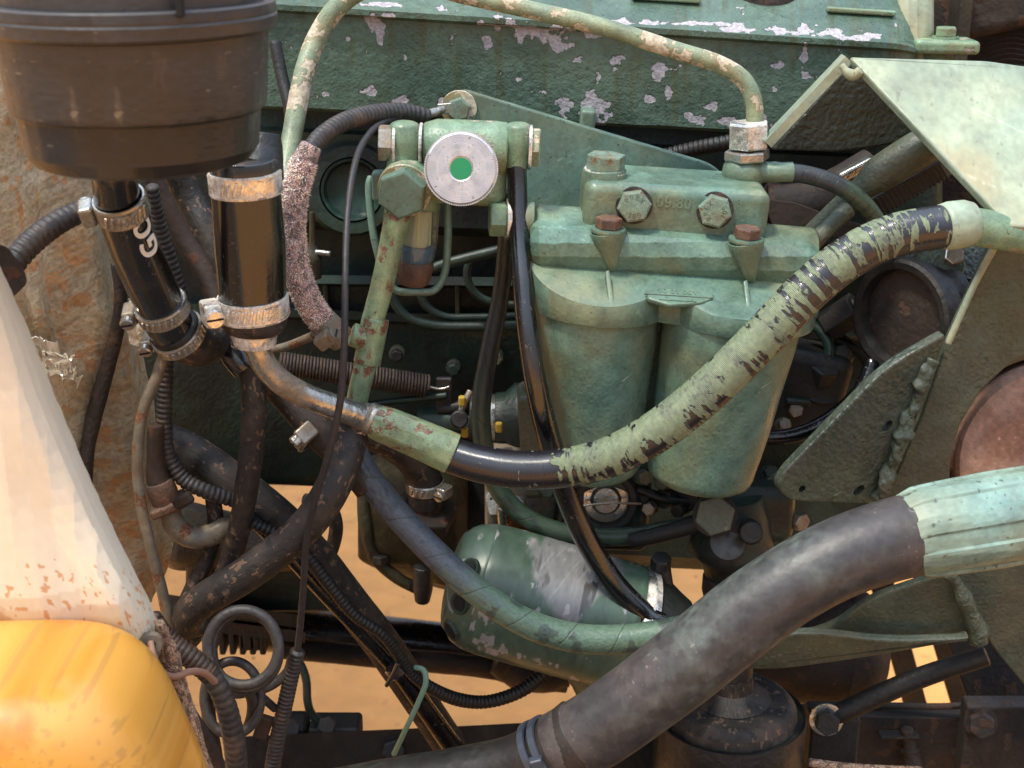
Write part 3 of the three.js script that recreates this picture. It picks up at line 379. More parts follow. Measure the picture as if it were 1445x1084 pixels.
{ // thermostat housing past the cover's end
  const t = thing('thermostat_housing', 'pale green and orange stained housing with bolted ear beside valve cover end', 'housing');
  part(t, 'housing', casting(1262, 1318, [[-40, -40, -0.26], [-40, -40, -0.2], [60, 60, -0.17], [98, 100, -0.17], [98, 100, -0.26]], { end: 0.02, wob: 0.001 }), MT.paleGreen);
  part(t, 'ear', rbox(W(1330, 64, -0.175), 0.052, 0.011, 0.034, 0.004, -0.02), MT.fitting);
  part(t, 'ear_web', sweep([[1300, 66, -0.18, 14], [1318, 84, -0.18, 16], [1324, 104, -0.18, 18]], { radial: 16 }), MT.fitting);
  addBolt(t, W(1334, 55, -0.175), new V3(0, 1, 0), 0.0085, 0.008, MT.fitting, { washer: 0.0105, wmat: MT.fitting });
}
{ // radiator block behind, in deep shade
  const t = thing('radiator', 'dark brown finned radiator in shade behind the pale green bracket', 'radiator');
  part(t, 'core', rbox(W(1440, 60, -0.34), 0.30, 0.5, 0.05, 0.004, 0, -0.5), MT.brownIron);
  part(t, 'side_bracket', rbox(W(1352, 50, -0.26), 0.012, 0.11, 0.03, 0.002), MT.deepOlive);
  part(t, 'header_tank', rbox(W(1380, 10, -0.30), 0.16, 0.05, 0.05, 0.012, 0.25, -0.3), MT.brownIron);
  for (let i = 0; i < 22; i++) part(t, 'fin', sweep([[1396, -8 + i * 7.5, -0.295, 1.5], [1425, -14 + i * 7.5, -0.285, 1.5], [1470, -6 + i * 7.5, -0.265, 1.5]], { radial: 6 }), MT.brownIron);
}
{ // cylinder head and block
  const t = thing('engine_block', 'dark grimy green engine block behind the hoses and filters', 'engine');
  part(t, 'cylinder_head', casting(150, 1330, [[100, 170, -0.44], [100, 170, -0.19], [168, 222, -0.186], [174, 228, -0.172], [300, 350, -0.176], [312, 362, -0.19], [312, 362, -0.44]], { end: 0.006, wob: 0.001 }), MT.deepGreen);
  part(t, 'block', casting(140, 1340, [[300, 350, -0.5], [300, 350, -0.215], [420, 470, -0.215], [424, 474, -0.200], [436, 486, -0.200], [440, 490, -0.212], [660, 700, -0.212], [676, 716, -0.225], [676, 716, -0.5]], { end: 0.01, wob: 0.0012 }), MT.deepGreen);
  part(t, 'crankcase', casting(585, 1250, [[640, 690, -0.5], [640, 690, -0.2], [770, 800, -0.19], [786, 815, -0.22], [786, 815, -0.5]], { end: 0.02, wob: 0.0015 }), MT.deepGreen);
  // ledge with webs under the head
  part(t, 'ledge', casting(436, 760, [[388, 392, -0.215], [388, 392, -0.185], [400, 404, -0.182], [404, 408, -0.215]], { end: 0.002 }), MT.darkPipe);
  for (const x of [462, 646, 700]) part(t, 'web', rbox(W(x, 424, -0.205), 0.004, 0.036, 0.022, 0.0015), MT.deepGreen);
  // core plug boss
  const cp = W(497, 268, -0.162), cd = CAMV(cp).setY(0.12).normalize();
  part(t, 'plug_boss', lathe([[0, -0.03], [0.042, -0.03], [0.039, -0.004], [0.036, 0], [0.027, 0.0], [0.0262, -0.008], [0.0, -0.008]], cp, cd, 48), MT.deepGreen);
  const pl = part(t, 'core_plug', lathe([[0, -0.0075], [0.018, -0.0075], [0.021, -0.006], [0.0235, 0.0005], [0.0252, 0.001], [0.026, -0.002], [0.026, -0.008]], cp, cd, 48), MT.darkPipe);
  addBolt(t, W(481, 320, -0.17), cd, 0.006, 0.006, MT.steel);
  // drain tap beside the braided hose
  const tap = part(t, 'drain_tap', sweep([[440, 300, -0.15, 4], [441, 345, -0.15, 5], [442, 362, -0.15, 12], [443, 392, -0.15, 11]], { radial: 14 }), MT.deepOlive); part(tap, 'tap_lever', sweep([[446, 356, -0.148, 5], [466, 358, -0.146, 4]], { radial: 10 }), MT.steel);
}
// dark pan under the pump, left of the oil filter
{
  const t = thing('front_cover', 'olive brown grimy timing cover left of the oil filter', 'engine cover');
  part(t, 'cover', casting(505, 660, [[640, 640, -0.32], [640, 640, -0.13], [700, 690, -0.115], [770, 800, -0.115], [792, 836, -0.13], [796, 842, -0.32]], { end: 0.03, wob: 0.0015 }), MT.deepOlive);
  part(t, 'lip', sweep([[512, 690, -0.125, 9], [516, 740, -0.12, 10], [528, 785, -0.12, 9], [560, 815, -0.12, 9], [590, 832, -0.12, 8]], { radial: 12, wob: 0.001 }), MT.deepOlive);
  part(t, 'drain_plug', sweep([[597, 800, -0.105, 15], [597, 830, -0.105, 14], [596, 846, -0.105, 11]], { dome1: 0.004 }), MT.blackIron);
  addBolt(t, W(536, 784, -0.118), new V3(0, -1, 0.1), 0.007, 0.008, MT.blackIron); addBolt(t, W(577, 822, -0.118), new V3(0, -1, 0.1), 0.004, 0.006, MT.blackIron);
  // hose elbow into a hex union
  part(t, 'hex_union', hex(W(602, 732, -0.10), new V3(0.15, 1, 0.35), 0.025, 0.012, 0.2, 0.002), MT.rustyPipe); part(t, 'spigot', sweep([[602, 722, -0.1, 22], [598, 700, -0.1, 21]]), MT.rustyPipe);
}

// ================================================================ support plate and twin fuel filter
{
  const t = thing('support_plate', 'flat green triangular plate carrying the fuel filter under the valve cover', 'bracket');
  const pl = [[650, 140, -0.075], [1000, 240, -0.075], [800, 300, -0.075]];
  part(t, 'plate', plate(pl, [[630, 168, .006], [637, 136, .01], [655, 126, .01], [676, 133, .01], [1004, 232, .01], [1024, 250, .01], [1020, 300], [700, 300], [700, 215]], 0.007, { bevel: 0.0014 }), MT.plateGreen);
  const p = W(648, 153, -0.0745), d = new V3(-0.02, 0.02, 1).normalize(); addBolt(t, p, d, 0.0088, 0.007, MT.bolt, { washer: 0.0132, wmat: MT.pipeChip });
}
const ROLL = -0.065;
{
  const t = thing('fuel_filter', 'light green twin fuel filter with two tapered bowls and bolted head', 'fuel filter');
  const f = MT.filter;
  // bowls
  part(t, 'bowl', sweep([[841, 430, 0.008, 90], [841, 470, 0.008, 87], [842, 530, 0.008, 76.5], [843, 590, 0.008, 66.5], [846, 640, 0.008, 60], [848, 656, 0.008, 56.5]], { radial: 56, dome1: 0.012, wob: 0.0006, wobf: 14 }), f);
  part(t, 'bowl', sweep([[1034, 430, 0.012, 99], [1028, 470, 0.012, 97], [1016, 530, 0.012, 90], [1004, 590, 0.012, 84], [992, 640, 0.012, 78.5], [988, 662, 0.012, 75.5]], { radial: 56, dome1: 0.014, wob: 0.0006, wobf: 14 }), f, 'larger leaning bowl with a rusty lower rim');
  // flange plate: two round rims joined by a web, its top sloping up to the duct
  let shelf; { const A = W(843, 446, 0.008), B = W(1041, 452, 0.012), rA = 99 * mpp(A), rB = 107 * mpp(B), sh = new THREE.Shape(), P = (x, z, first) => sh[first ? 'moveTo' : 'lineTo'](x, -z), rad = (d) => d * Math.PI / 180;
    P(A.x - rA, -0.03, true); for (let d = 180; d >= 34; d -= 4) P(A.x + Math.cos(rad(d)) * rA, A.z + Math.sin(rad(d)) * rA); for (let d = 146; d >= 0; d -= 4) P(B.x + Math.cos(rad(d)) * rB, B.z + Math.sin(rad(d)) * rB); P(B.x + rB, -0.03); sh.closePath();
    const y0 = W(843, 463, 0.058).y, h = W(843, 433, 0.058).y - y0, lift = (x, z) => new V3(x, y0 + h - (x - A.x) * 0.066 + Math.max(0, 0.06 - z) * 0.40, z), g = new THREE.ExtrudeGeometry(sh, { depth: h - 0.003, bevelEnabled: true, bevelSize: 0.0015, bevelOffset: -0.0015, bevelThickness: 0.0015, bevelSegments: 2, curveSegments: 4 }); g.translate(0, 0, 0.0015);
    const p = g.attributes.position; for (let k = 0; k < p.count; k++) { const x = p.getX(k), z = -p.getY(k), c = p.getZ(k), y = y0 + c - (x - A.x) * 0.066 + (c > h * 0.5 ? Math.max(0, 0.06 - z) * 0.40 : 0); p.setXYZ(k, x, y, z); }
    shelf = lift; g.deleteAttribute('normal'); g.deleteAttribute('uv'); part(t, 'flange_plate', boxUV(toCreasedNormals(g, 0.5)), f); }
  // duct body
  const arc = []; for (let k = 0; k <= 12; k++) { const th = (85 - k * 12.1) * Math.PI / 180; const dy = 346 - 37 * Math.sin(th); arc.push([dy, dy + 33, 0.0065 + 0.0195 * Math.cos(th)]); }
  part(t, 'head_casting', casting(748, 1156, [[286, 322, -0.055], [286, 322, -0.016], [290, 326, -0.006], ...arc, [392, 425, 0.014], [420, 453, 0.012], [420, 453, -0.02]], { end: 0.008, nx: 40, crease: 3.1, round: 2 }), f);
  // web between the flanges, with the raised name pad and arrow
  const pad = part(t, 'name_pad', plate([shelf(0.08, 0.02), shelf(0.16, 0.02), shelf(0.12, 0.04)].map((q) => q.add(new V3(0, 0.0022, 0))), [[912, 404], [1006, 411], [1008, 420], [990, 427], [945, 430], [914, 421]], 0.004, { corner: 0.003 }), f);
  { const [a, b, c] = [shelf(0.08, 0.02), shelf(0.16, 0.02), shelf(0.12, 0.04)].map((q) => q.add(new V3(0, 0.0022, 0))), n = new V3().crossVectors(b.clone().sub(a), c.clone().sub(a)).normalize(); if (n.y < 0) n.negate(); const x = b.clone().sub(a).normalize();
    part(pad, 'raised_lettering', placed(textGeo('10 01 001', 0.0046, 0.0004), onPlane(955, 412, a, n), x, n), f); const g = new THREE.BoxGeometry(0.026, 0.0008, 0.0012); part(pad, 'arrow', merge([placed(g, onPlane(956, 424.5, a, n), x, n), placed(new THREE.BoxGeometry(0.006, 0.0008, 0.0012), onPlane(972, 425, a, n), x.clone().applyAxisAngle(n, 0.5), n)]), f);
    part(pad, 'groove', placed(new THREE.BoxGeometry(0.048, 0.0007, 0.0008), onPlane(958, 418, a, n), x, n), MT.olive); }
  // side stub on the left
  part(t, 'side_boss', sweep([[742, 380, 0.01, 15], [770, 378, 0.01, 16]], {}), f);
  // upper block
  part(t, 'upper_block', rbox(W(946, 306, -0.022), 0.131, 0.06, 0.068, 0.008, ROLL, 0, 0.03), f);
  part(t, 'bolt_pillar', sweep([[853, 240, -0.01, 31], [852, 300, -0.01, 33], [852, 352, -0.01, 36]], { radial: 32, bevel: 0.002 }), f);
  // vertical bolts on cone bosses
  const vb = new V3(0.06, 1, 0.03).normalize();
  for (const [x, y, z] of [[858, 328, 0.022], [1053, 342, 0.026]]) {
    part(t, 'bolt_boss', sweep([[x, y - 1, z, 26], [x + 1, y + 8, z, 25], [x + 3, y + 22, z, 18], [x + 5, y + 38, z, 12], [x + 7, y + 56, z - 0.006, 6]], { radial: 24, bevel: 0.0008 }), f);
    addBolt(t, W(x, y - 2, z), vb, 0.0092, 0.0085, MT.rustBolt, { washer: 0.0122, wmat: MT.filter, roll: x * 0.1, label: 'rusty brown hex bolt' });
    part(t, 'rib', plate([[x - 3, y + 55, 0.035], [x + 22, y + 55, 0.035], [x + 5, y + 108, 0.058]], [[x - 4, y + 54], [x + 2, y + 52], [x + 10, y + 104], [x + 2, y + 106]], 0.012, { corner: 0.001 }), f);
  }
  addBolt(t, W(854, 243, -0.01), vb, 0.0138, 0.0115, MT.bolt, { washer: 0.0150, wmat: MT.zinc, roll: 0.15 });
  // two marked bolts on the front face
  for (const [x, y, words, turn] of [[896, 288, ['PREX', '109'], 0.1], [1010, 295, ['PREX', '109'], 1.75]]) {
    const p = W(x - 1.5, y + 1.5, 0.0115), d = new V3(-0.04 + (x > 950 ? -0.05 : 0), 0.10, 1).normalize();
    const b = addBolt(t, p, d, 0.0119, 0.0085, MT.bolt, { washer: 0.0128, wmat: MT.brownIron, roll: turn, bev: 0.0016 });
    const c = p.clone().addScaledVector(d, 0.0095); const X = new V3(1, 0, 0).addScaledVector(d, -d.x).normalize().applyAxisAngle(d, turn > 1 ? 1.5 : 0), Y = new V3().crossVectors(d, X);
    const gl = []; [['P', 2.45], ['R', 1.85], ['E', 1.25], ['X', 0.65], ['1', -2.1], ['0', -1.57], ['9', -1.05]].forEach(([ch, a]) => { const q = c.clone().addScaledVector(X, Math.cos(a) * 0.0066).addScaledVector(Y, Math.sin(a) * 0.0066), up = a > 0 ? a - Math.PI / 2 : a + Math.PI / 2; gl.push(placed(textGeo(ch, 0.0036, 0.0005), q, X.clone().applyAxisAngle(d, up), d)); });
    part(b, 'raised_lettering', merge(gl), MT.bolt);
    const dab = lathe([[0, 0.0005], [0.0011, 0.0004], [0.0015, 0]], c.clone().addScaledVector(X, 0.001).addScaledVector(Y, -0.0008), d, 9); part(b, 'paint_dab', dab, MT.yellowDab);
  }
  part(t, 'cast_number', placed(textGeo('09.80', 0.0072, 0.0006), W(951, 286, 0.0125), new V3(1, ROLL, 0).normalize(), new V3(0, 0.03, 1)), f);
  // plug at the left of the head
  const hp = W(714, 309, 0.0); part(t, 'plug', hex(hp, new V3(-1, 0.05, 0.1), 0.0125, 0.012, 0.5), MT.fitting); part(t, 'plug_washer', washer(hp, new V3(1, -0.05, -0.1), 0.0145, 0.003), MT.zinc);
  part(t, 'inlet_boss', sweep([[716, 309, 0, 25], [752, 311, 0, 26]], { radial: 24 }), f);
}

// ================================================================ hand primer pump with sediment glass
{
  const t = thing('primer_pump', 'hand primer pump with knurled aluminium knob and green centre dot', 'pump');
  const m = MT.fitting;
  part(t, 'body', sweep([[600, 205, -0.01, 32], [608, 205, -0.01, 37], [700, 210, -0.01, 39], [713, 211, -0.01, 38]], { radial: 36, bevel: 0.003 }), m);
  part(t, 'lower_body', rbox(W(655, 235, -0.02), 0.062, 0.05, 0.045, 0.01, ROLL), m);
  // left banjo and its bolt
  part(t, 'banjo', sweep([[571, 178, -0.005, 21], [571, 195, -0.005, 27], [570, 225, -0.005, 24], [567, 252, 0.0, 23]], { radial: 30, dome0: 0.004 }), m);
  for (const x of [555, 592]) part(t, 'copper_washer', washer(W(x, 203, -0.005), new V3(1, -0.04, 0), 0.0145, 0.002), MT.zinc);
  part(t, 'banjo_bolt', hex(W(554, 202, -0.005), new V3(-1, 0.04, 0.05), 0.0128, 0.010, 0.5), MT.steel);
  // right banjo
  part(t, 'banjo', sweep([[731, 180, -0.005, 19], [731, 195, -0.005, 24], [730, 222, -0.005, 20], [729, 238, -0.003, 15.5]], { radial: 30, dome0: 0.004 }), m);
  part(t, 'copper_washer', washer(W(746, 208, -0.005), new V3(1, -0.04, 0), 0.0155, 0.0022), MT.zinc);
  part(t, 'banjo_bolt', hex(W(748, 208, -0.005), new V3(1, -0.04, 0.05), 0.0138, 0.007, 0.5), MT.pipeChip);
  // big front banjo bolt
  const bp = W(571, 268, 0.012), bd = new V3(-0.12, -0.10, 1).normalize();
  part(t, 'union_boss', lathe([[0, -0.018], [0.019, -0.018], [0.0195, 0.002], [0.018, 0.005], [0, 0.005]], bp.clone().addScaledVector(bd, -0.004), bd, 40), m);
  part(t, 'union_nut', hex(bp, bd, 0.0178, 0.013, 0.25, 0.0018), MT.plateGreen); part(t, 'union_washer', washer(bp.clone().addScaledVector(bd, 0.001), bd, 0.0188, 0.002), MT.pipeChip);
  // knob: turned face with knurled rim
  const kp = W(651, 238, 0.034), kd = new V3(0.0, 0.20, 1).normalize(), kr = 53 * mpp(kp);
  part(t, 'spindle', lathe([[0, -0.03], [0.012, -0.03], [0.012, 0.002], [0, 0.002]], kp.clone().addScaledVector(kd, -0.006), kd, 24), MT.steel);
  const knob = part(t, 'knob', lathe([[0, -0.007], [kr - 0.003, -0.007], [kr - 0.0012, -0.005], [kr - 0.0012, 0.0055], [kr - 0.0025, 0.0068], [0.0085, 0.0068], [0.0075, 0.0062], [0, 0.0062]], kp, kd, 96, 0.4, true), MT.alu);
  { // knurl ridges round the rim
    const list = [], nk = 96; for (let i = 0; i < nk; i++) { const a = i / nk * Math.PI * 2; const g = new THREE.CylinderGeometry(0.0009, 0.0009, 0.0105, 5, 1); g.translate(Math.cos(a) * (kr - 0.0011), 0.0003, Math.sin(a) * (kr - 0.0011)); list.push(orient(g, kp, kd)); } part(knob, 'knurling', boxUV(merge(list)), MT.alu).userData.kind = 'stuff'; }
  part(knob, 'centre_dot', lathe([[0, 0.0008], [0.0055, 0.0007], [0.0074, 0.0002], [0.0075, -0.002], [0, -0.002]], kp.clone().addScaledVector(kd, 0.0064), kd, 30), MT.greenDot, 'glossy green centre dot');
}
{
  const t = thing('sediment_bowl', 'clear glass sediment bowl with blue band hung under the primer pump', 'filter bowl');
  const c = W(592, 300, -0.012), at = (y) => W(590 - (y - 300) * 0.06, y, -0.012), m = mpp(c);
  part(t, 'collar', sweep([[593, 272, -0.012, 30], [592, 292, -0.012, 30]], { radial: 30 }), MT.fitting);
  part(t, 'glass', sweep([[592, 290, -0.012, 29], [590, 330, -0.012, 28.5], [588, 352, -0.012, 27.5], [586, 368, -0.012, 25]], { radial: 36, open: true }), MT.glass);
  part(t, 'strainer', sweep([[591, 296, -0.012, 19], [589, 345, -0.012, 18]], { radial: 24 }), MT.paper);
  for (const dx of [-17, 0, 17]) part(t, 'strainer_rib', sweep([[591 + dx, 296, -0.012 + 0.009 - Math.abs(dx) * 0.0003, 2], [589 + dx, 346, -0.012 + 0.009 - Math.abs(dx) * 0.0003, 2]], { radial: 6 }), MT.yellowDab);
  part(t, 'blue_band', sweep([[588, 348, -0.012, 26], [587, 366, -0.012, 24]], { radial: 30 }), MT.bluePaper);
  part(t, 'cup', sweep([[586, 368, -0.012, 26.5], [585, 376, -0.012, 27], [584, 390, -0.012, 24], [583, 400, -0.012, 20]], { radial: 30 }), MT.rustBolt);
  part(t, 'thumb_screw', sweep([[583, 398, -0.012, 6.5], [583, 418, -0.012, 6]], { radial: 12 }), MT.blackIron);
  part(t, 'bail', sweep([[524, 250, -0.02, 5.5], [521, 258, -0.018, 5.5], [523, 300, -0.015, 5.5], [530, 345, -0.012, 5.5], [545, 392, -0.010, 5.5], [560, 410, -0.006, 5.5], [583, 412, -0.004, 5.5], [612, 410, -0.008, 5.5], [626, 390, -0.012, 5.5], [632, 340, -0.016, 5.5], [632, 285, -0.02, 5.5]], { radial: 12 }), MT.plateGreen);
  part(t, 'bail_seat', rbox(W(537, 262, -0.015), 0.012, 0.022, 0.012, 0.003), MT.plateGreen);
}

// ================================================================ green feed pipe with tee, chipped return pipe
{
  const t = thing('feed_pipe', 'sage green steel pipe with soldered tee running down from the primer pump', 'pipe');
  part(t, 'upper_pipe', sweep([[563, 290, 0.010, 20], [558, 322, 0.012, 19], [552, 345, 0.013, 17], [540, 400, 0.016, 16.5], [524, 460, 0.02, 16]], { radial: 24 }), MT.sage);
  part(t, 'tee_sleeve', sweep([[530, 450, 0.019, 19.5], [518, 512, 0.024, 19.5]], { radial: 28 }), MT.sage);
  part(t, 'tee_branch', sweep([[520, 480, 0.022, 17], [497, 472, 0.024, 17]], { radial: 24 }), MT.sage);
  part(t, 'lower_pipe', sweep([[517, 510, 0.024, 16], [508, 545, 0.027, 15.5], [496, 606, 0.03, 15]], { radial: 24 }), MT.sage);
}
tube('return_pipe', 'cream and green chipped steel pipe arching over valve cover to filter nut', 'pipe', [[392, 330, 0.0, 14], [400, 262, -0.02, 14], [414, 180, -0.05, 14.5], [430, 100, -0.07, 14.5], [450, 48, -0.085, 14.5], [482, 4, -0.09, 14.5], [530, -22, -0.09, 14], [600, -20, -0.085, 13.5], [660, -6, -0.08, 13], [740, 12, -0.07, 12.5], [850, 38, -0.06, 12.5], [950, 70, -0.05, 12.5], [1020, 93, -0.045, 12.5], [1052, 116, -0.042, 12.5], [1064, 146, -0.04, 12.5], [1064, 190, -0.04, 12.5]], MT.pipeChip, { radial: 22 });
{
  const t = thing('pipe_union', 'bright zinc union nut on round green banjo at filter top', 'pipe fitting');
  const a = W(1056, 210, -0.035), up = new V3(-0.04, 1, 0.0).normalize();
  part(t, 'union_nut', hex(W(1056, 209, -0.036), up, 0.0152, 0.0190, 0.35, 0.0016), MT.zinc);
  part(t, 'lock_nut', hex(W(1054, 226, -0.036), up, 0.0165, 0.0075, 0.1, 0.0014), MT.steel);
  part(t, 'banjo', sweep([[1051, 226, -0.036, 22], [1050, 234, -0.036, 29], [1049, 248, -0.036, 31], [1048, 256, -0.036, 27]], { radial: 32 }), MT.filter);
  part(t, 'spigot', sweep([[1062, 242, -0.034, 17], [1085, 243, -0.032, 14.5], [1092, 243, -0.031, 16], [1100, 243, -0.03, 14], [1118, 243, -0.03, 14.5]], { radial: 22 }), MT.filter);
}
tube('leak_off_hose', 'short black hose with green overspray curving from zinc union to the right', 'hose', [[1110, 243, -0.03, 13], [1135, 246, -0.03, 13], [1170, 256, -0.028, 13], [1200, 272, -0.028, 13], [1225, 294, -0.03, 12.5], [1242, 320, -0.034, 12], [1250, 345, -0.04, 12]], M(TX.greenHose, { bump: 0.0005, tint: 0xb0b0a8 }), { uv01: true });

// ================================================================ pressure hose across the filters
{
  const t = thing('pressure_hose', 'thick black hose with flaking pale green paint crossing the fuel filter bowls', 'hose');
  part(t, 'hose', sweep([[630, 640, 0.075, 25.5], [670, 653, 0.078, 26.5], [730, 663, 0.082, 27], [790, 661, 0.088, 28], [860, 645, 0.094, 29], [925, 610, 0.097, 30], [990, 560, 0.098, 30.5], [1070, 483, 0.097, 31], [1140, 410, 0.094, 31], [1200, 362, 0.09, 31], [1260, 333, 0.085, 31], [1342, 318, 0.078, 31]], { radial: 48, uv01: true, step: 0.003 }), MT.flaked);
  const hexa = (th) => 1 / Math.cos(((th + 0.2) % (Math.PI / 4)) - Math.PI / 8) * 0.965;
  part(t, 'ferrule', sweep([[528, 594, 0.068, 24], [546, 601, 0.069, 26.5], [590, 619, 0.072, 27.5], [608, 627, 0.074, 28.5], [638, 640, 0.075, 29.5]], { radial: 48, section: (th, s) => s < 0.7 ? hexa(th) : 1, crease: 0.35, bevel: 0.0012 }), MT.sage, 'pale green crimped ferrule with rust');
  part(t, 'neck_ring', sweep([[516, 588, 0.067, 20], [521, 590, 0.067, 23.5], [529, 594, 0.068, 24]], { radial: 32 }), MT.steel); part(t, 'neck_ring', sweep([[508, 585, 0.066, 18], [512, 587, 0.066, 21], [518, 590, 0.067, 20]], { radial: 32 }), MT.steel);
  part(t, 'end_collar', sweep([[1330, 320, 0.08, 32], [1337, 319, 0.079, 34.5], [1362, 316, 0.077, 34], [1372, 315, 0.076, 30]], { radial: 40 }), MT.paleGreen);
  part(t, 'end_pipe', sweep([[1360, 318, 0.077, 27], [1440, 330, 0.072, 27], [1475, 336, 0.07, 27]], { radial: 36 }), MT.fitting);
}
tube('steel_elbow_pipe', 'bare bright steel pipe bending from the coupling hose to the pressure hose', 'pipe', [[357, 470, 0.10, 18], [361, 488, 0.10, 18], [372, 512, 0.098, 18], [395, 538, 0.094, 18], [430, 558, 0.088, 17.5], [475, 575, 0.078, 18], [516, 590, 0.067, 18]], MT.steel, { radial: 32, step: 0.003 });

// ================================================================ glossy black fuel hoses
tube('fuel_hose', 'glossy black hose hanging from the primer pump past the bowls to the oil filter', 'hose', [[729, 226, -0.003, 14], [730, 260, 0.0, 14], [732, 330, 0.012, 14], [737, 400, 0.03, 14.5], [746, 480, 0.045, 15], [760, 560, 0.05, 16], [778, 630, 0.045, 17], [800, 700, 0.035, 17], [832, 770, 0.03, 17], [870, 828, 0.028, 17], [905, 862, 0.03, 17], [930, 880, 0.034, 17]], MT.rubberBlack, { radial: 26 });
tube('fuel_hose', 'dirty black and green hose looping from pump elbow under the bowls', 'hose', [[712, 270, -0.04, 11], [714, 340, -0.045, 12], [706, 420, -0.05, 12.5], [692, 490, -0.05, 13.5], [681, 550, -0.05, 14], [679, 600, -0.048, 14], [690, 660, -0.045, 14], [710, 700, -0.04, 14], [745, 732, -0.035, 13.5], [800, 752, -0.03, 13], [870, 758, -0.028, 13], [940, 748, -0.03, 13], [985, 738, -0.035, 13]], M(TX.greenHose, { bump: 0.0005, tint: 0x9aa49a }), { uv01: true, radial: 22 });

// ================================================================ injection pump region behind
{
  const t = thing('injection_pump', 'dark green fuel injection pump with yellow paint marks behind the hoses', 'injection pump');
  part(t, 'governor', sweep([[591, 594, -0.13, 18], [600, 594, -0.13, 21], [650, 597, -0.13, 22], [668, 598, -0.13, 22]], { radial: 28, bevel: 0.003 }), MT.darkPipe);
  part(t, 'flange', sweep([[664, 590, -0.135, 40], [672, 590, -0.135, 42]], { radial: 32 }), MT.blackIron); part(t, 'cover_plate', sweep([[672, 592, -0.135, 36], [700, 592, -0.135, 36]], { radial: 28 }), MT.steel);
  part(t, 'drum', sweep([[700, 592, -0.135, 38], [716, 592, -0.135, 40], [718, 592, -0.135, 52], [780, 592, -0.135, 52]], { radial: 36 }), MT.deepGreen);
  for (const [x, y] of [[652, 566], [656, 610], [704, 603]]) part(t, 'paint_mark', rbox(W(x, y, -0.098), 0.006, 0.009, 0.006, 0.002), MT.yellow);
  part(t, 'lever', sweep([[648, 590, -0.10, 12], [648, 592, -0.09, 13]], { radial: 20 }), MT.blackIron); part(t, 'lever_arm', sweep([[648, 600, -0.096, 5], [652, 575, -0.1, 5], [664, 552, -0.105, 5]], { radial: 10 }), MT.steel);
  part(t, 'pump_body', rbox(W(850, 700, -0.085), 0.075, 0.075, 0.06, 0.008, -0.03), MT.deepGreen);
  part(t, 'plate', rbox(W(735, 690, -0.10), 0.06, 0.07, 0.05, 0.004), MT.steel);
  const cp = W(855, 706, -0.052), cd = new V3(0, 0.2, 1).normalize();
  part(t, 'inspection_ring', lathe([[0.024, -0.004], [0.0265, 0], [0.0265, 0.004], [0.024, 0.0055], [0.020, 0.0045], [0.0185, 0.001], [0.0185, -0.004]], cp, cd, 40), MT.blackIron); part(t, 'inspection_plug', lathe([[0, 0.002], [0.010, 0.0018], [0.0125, -0.001], [0.019, -0.002], [0.019, -0.004], [0, -0.004]], cp, cd, 36), MT.steel); part(t, 'wire_clip', sweep([[822, 714, -0.044, 1.8], [860, 710, -0.043, 1.8], [905, 711, -0.046, 1.8]], { radial: 8 }), MT.steel);
  part(t, 'lug', plate([[684, 690, -0.07], [730, 690, -0.07], [700, 730, -0.065]], [[684, 698], [700, 692], [740, 706], [736, 726], [690, 728]], 0.012, { corner: 0.003, holes: [[693, 704, 4]] }), MT.zinc);
  part(t, 'stud', sweep([[708, 716, -0.062, 8], [710, 742, -0.062, 8]], { radial: 14 }), MT.steel);
  part(t, 'amber_boss', sweep([[722, 730, -0.075, 16], [752, 742, -0.075, 14]], { radial: 16 }), plain(0x7a4a1a, 0.5));
  part(t, 'body_web', rbox(W(760, 620, -0.075), 0.03, 0.09, 0.04, 0.006, 0.06), MT.olive);
}
{ // throttle spring: closed coils
  const t = thing('return_spring', 'brown rusty tension spring stretched along the engine block', 'spring');
  const a = W(392, 512, -0.11), b = W(604, 545, -0.12), ax = b.clone().sub(a), L = ax.length(); ax.normalize(); const n1 = new V3().crossVectors(ax, QY).normalize(), n2 = new V3().crossVectors(ax, n1), pts = [], turns = 46, R = 15 * mpp(a);
  for (let i = 0; i <= turns * 12; i++) { const th = i / 12 * 2 * Math.PI, p = a.clone().addScaledVector(ax, L * i / (turns * 12)).addScaledVector(n1, Math.cos(th) * R).addScaledVector(n2, Math.sin(th) * R); p.r = 0.0013; pts.push(p); }
  part(t, 'coil', sweep(pts, { radial: 6, step: 0.0022 }), MT.brownIron);
  part(t, 'hook', sweep([[602, 545, -0.12, 2], [622, 549, -0.12, 2], [634, 546, -0.12, 2]], { radial: 8 }), MT.steel);
}
tube('throttle_rod', 'grey control rod below the tension spring', 'rod', [[380, 560, -0.13, 6], [470, 575, -0.12, 6], [560, 566, -0.12, 5], [630, 558, -0.12, 5]], MT.darkPipe, { radial: 12 });
single('lever_bracket', 'small dark bracket where the spring hooks on', 'bracket', merge([rbox(W(627, 556, -0.125), 0.014, 0.03, 0.006, 0.002), sweep([[618, 578, -0.125, 8], [660, 572, -0.125, 9]], { radial: 14 })]), MT.blackIron);
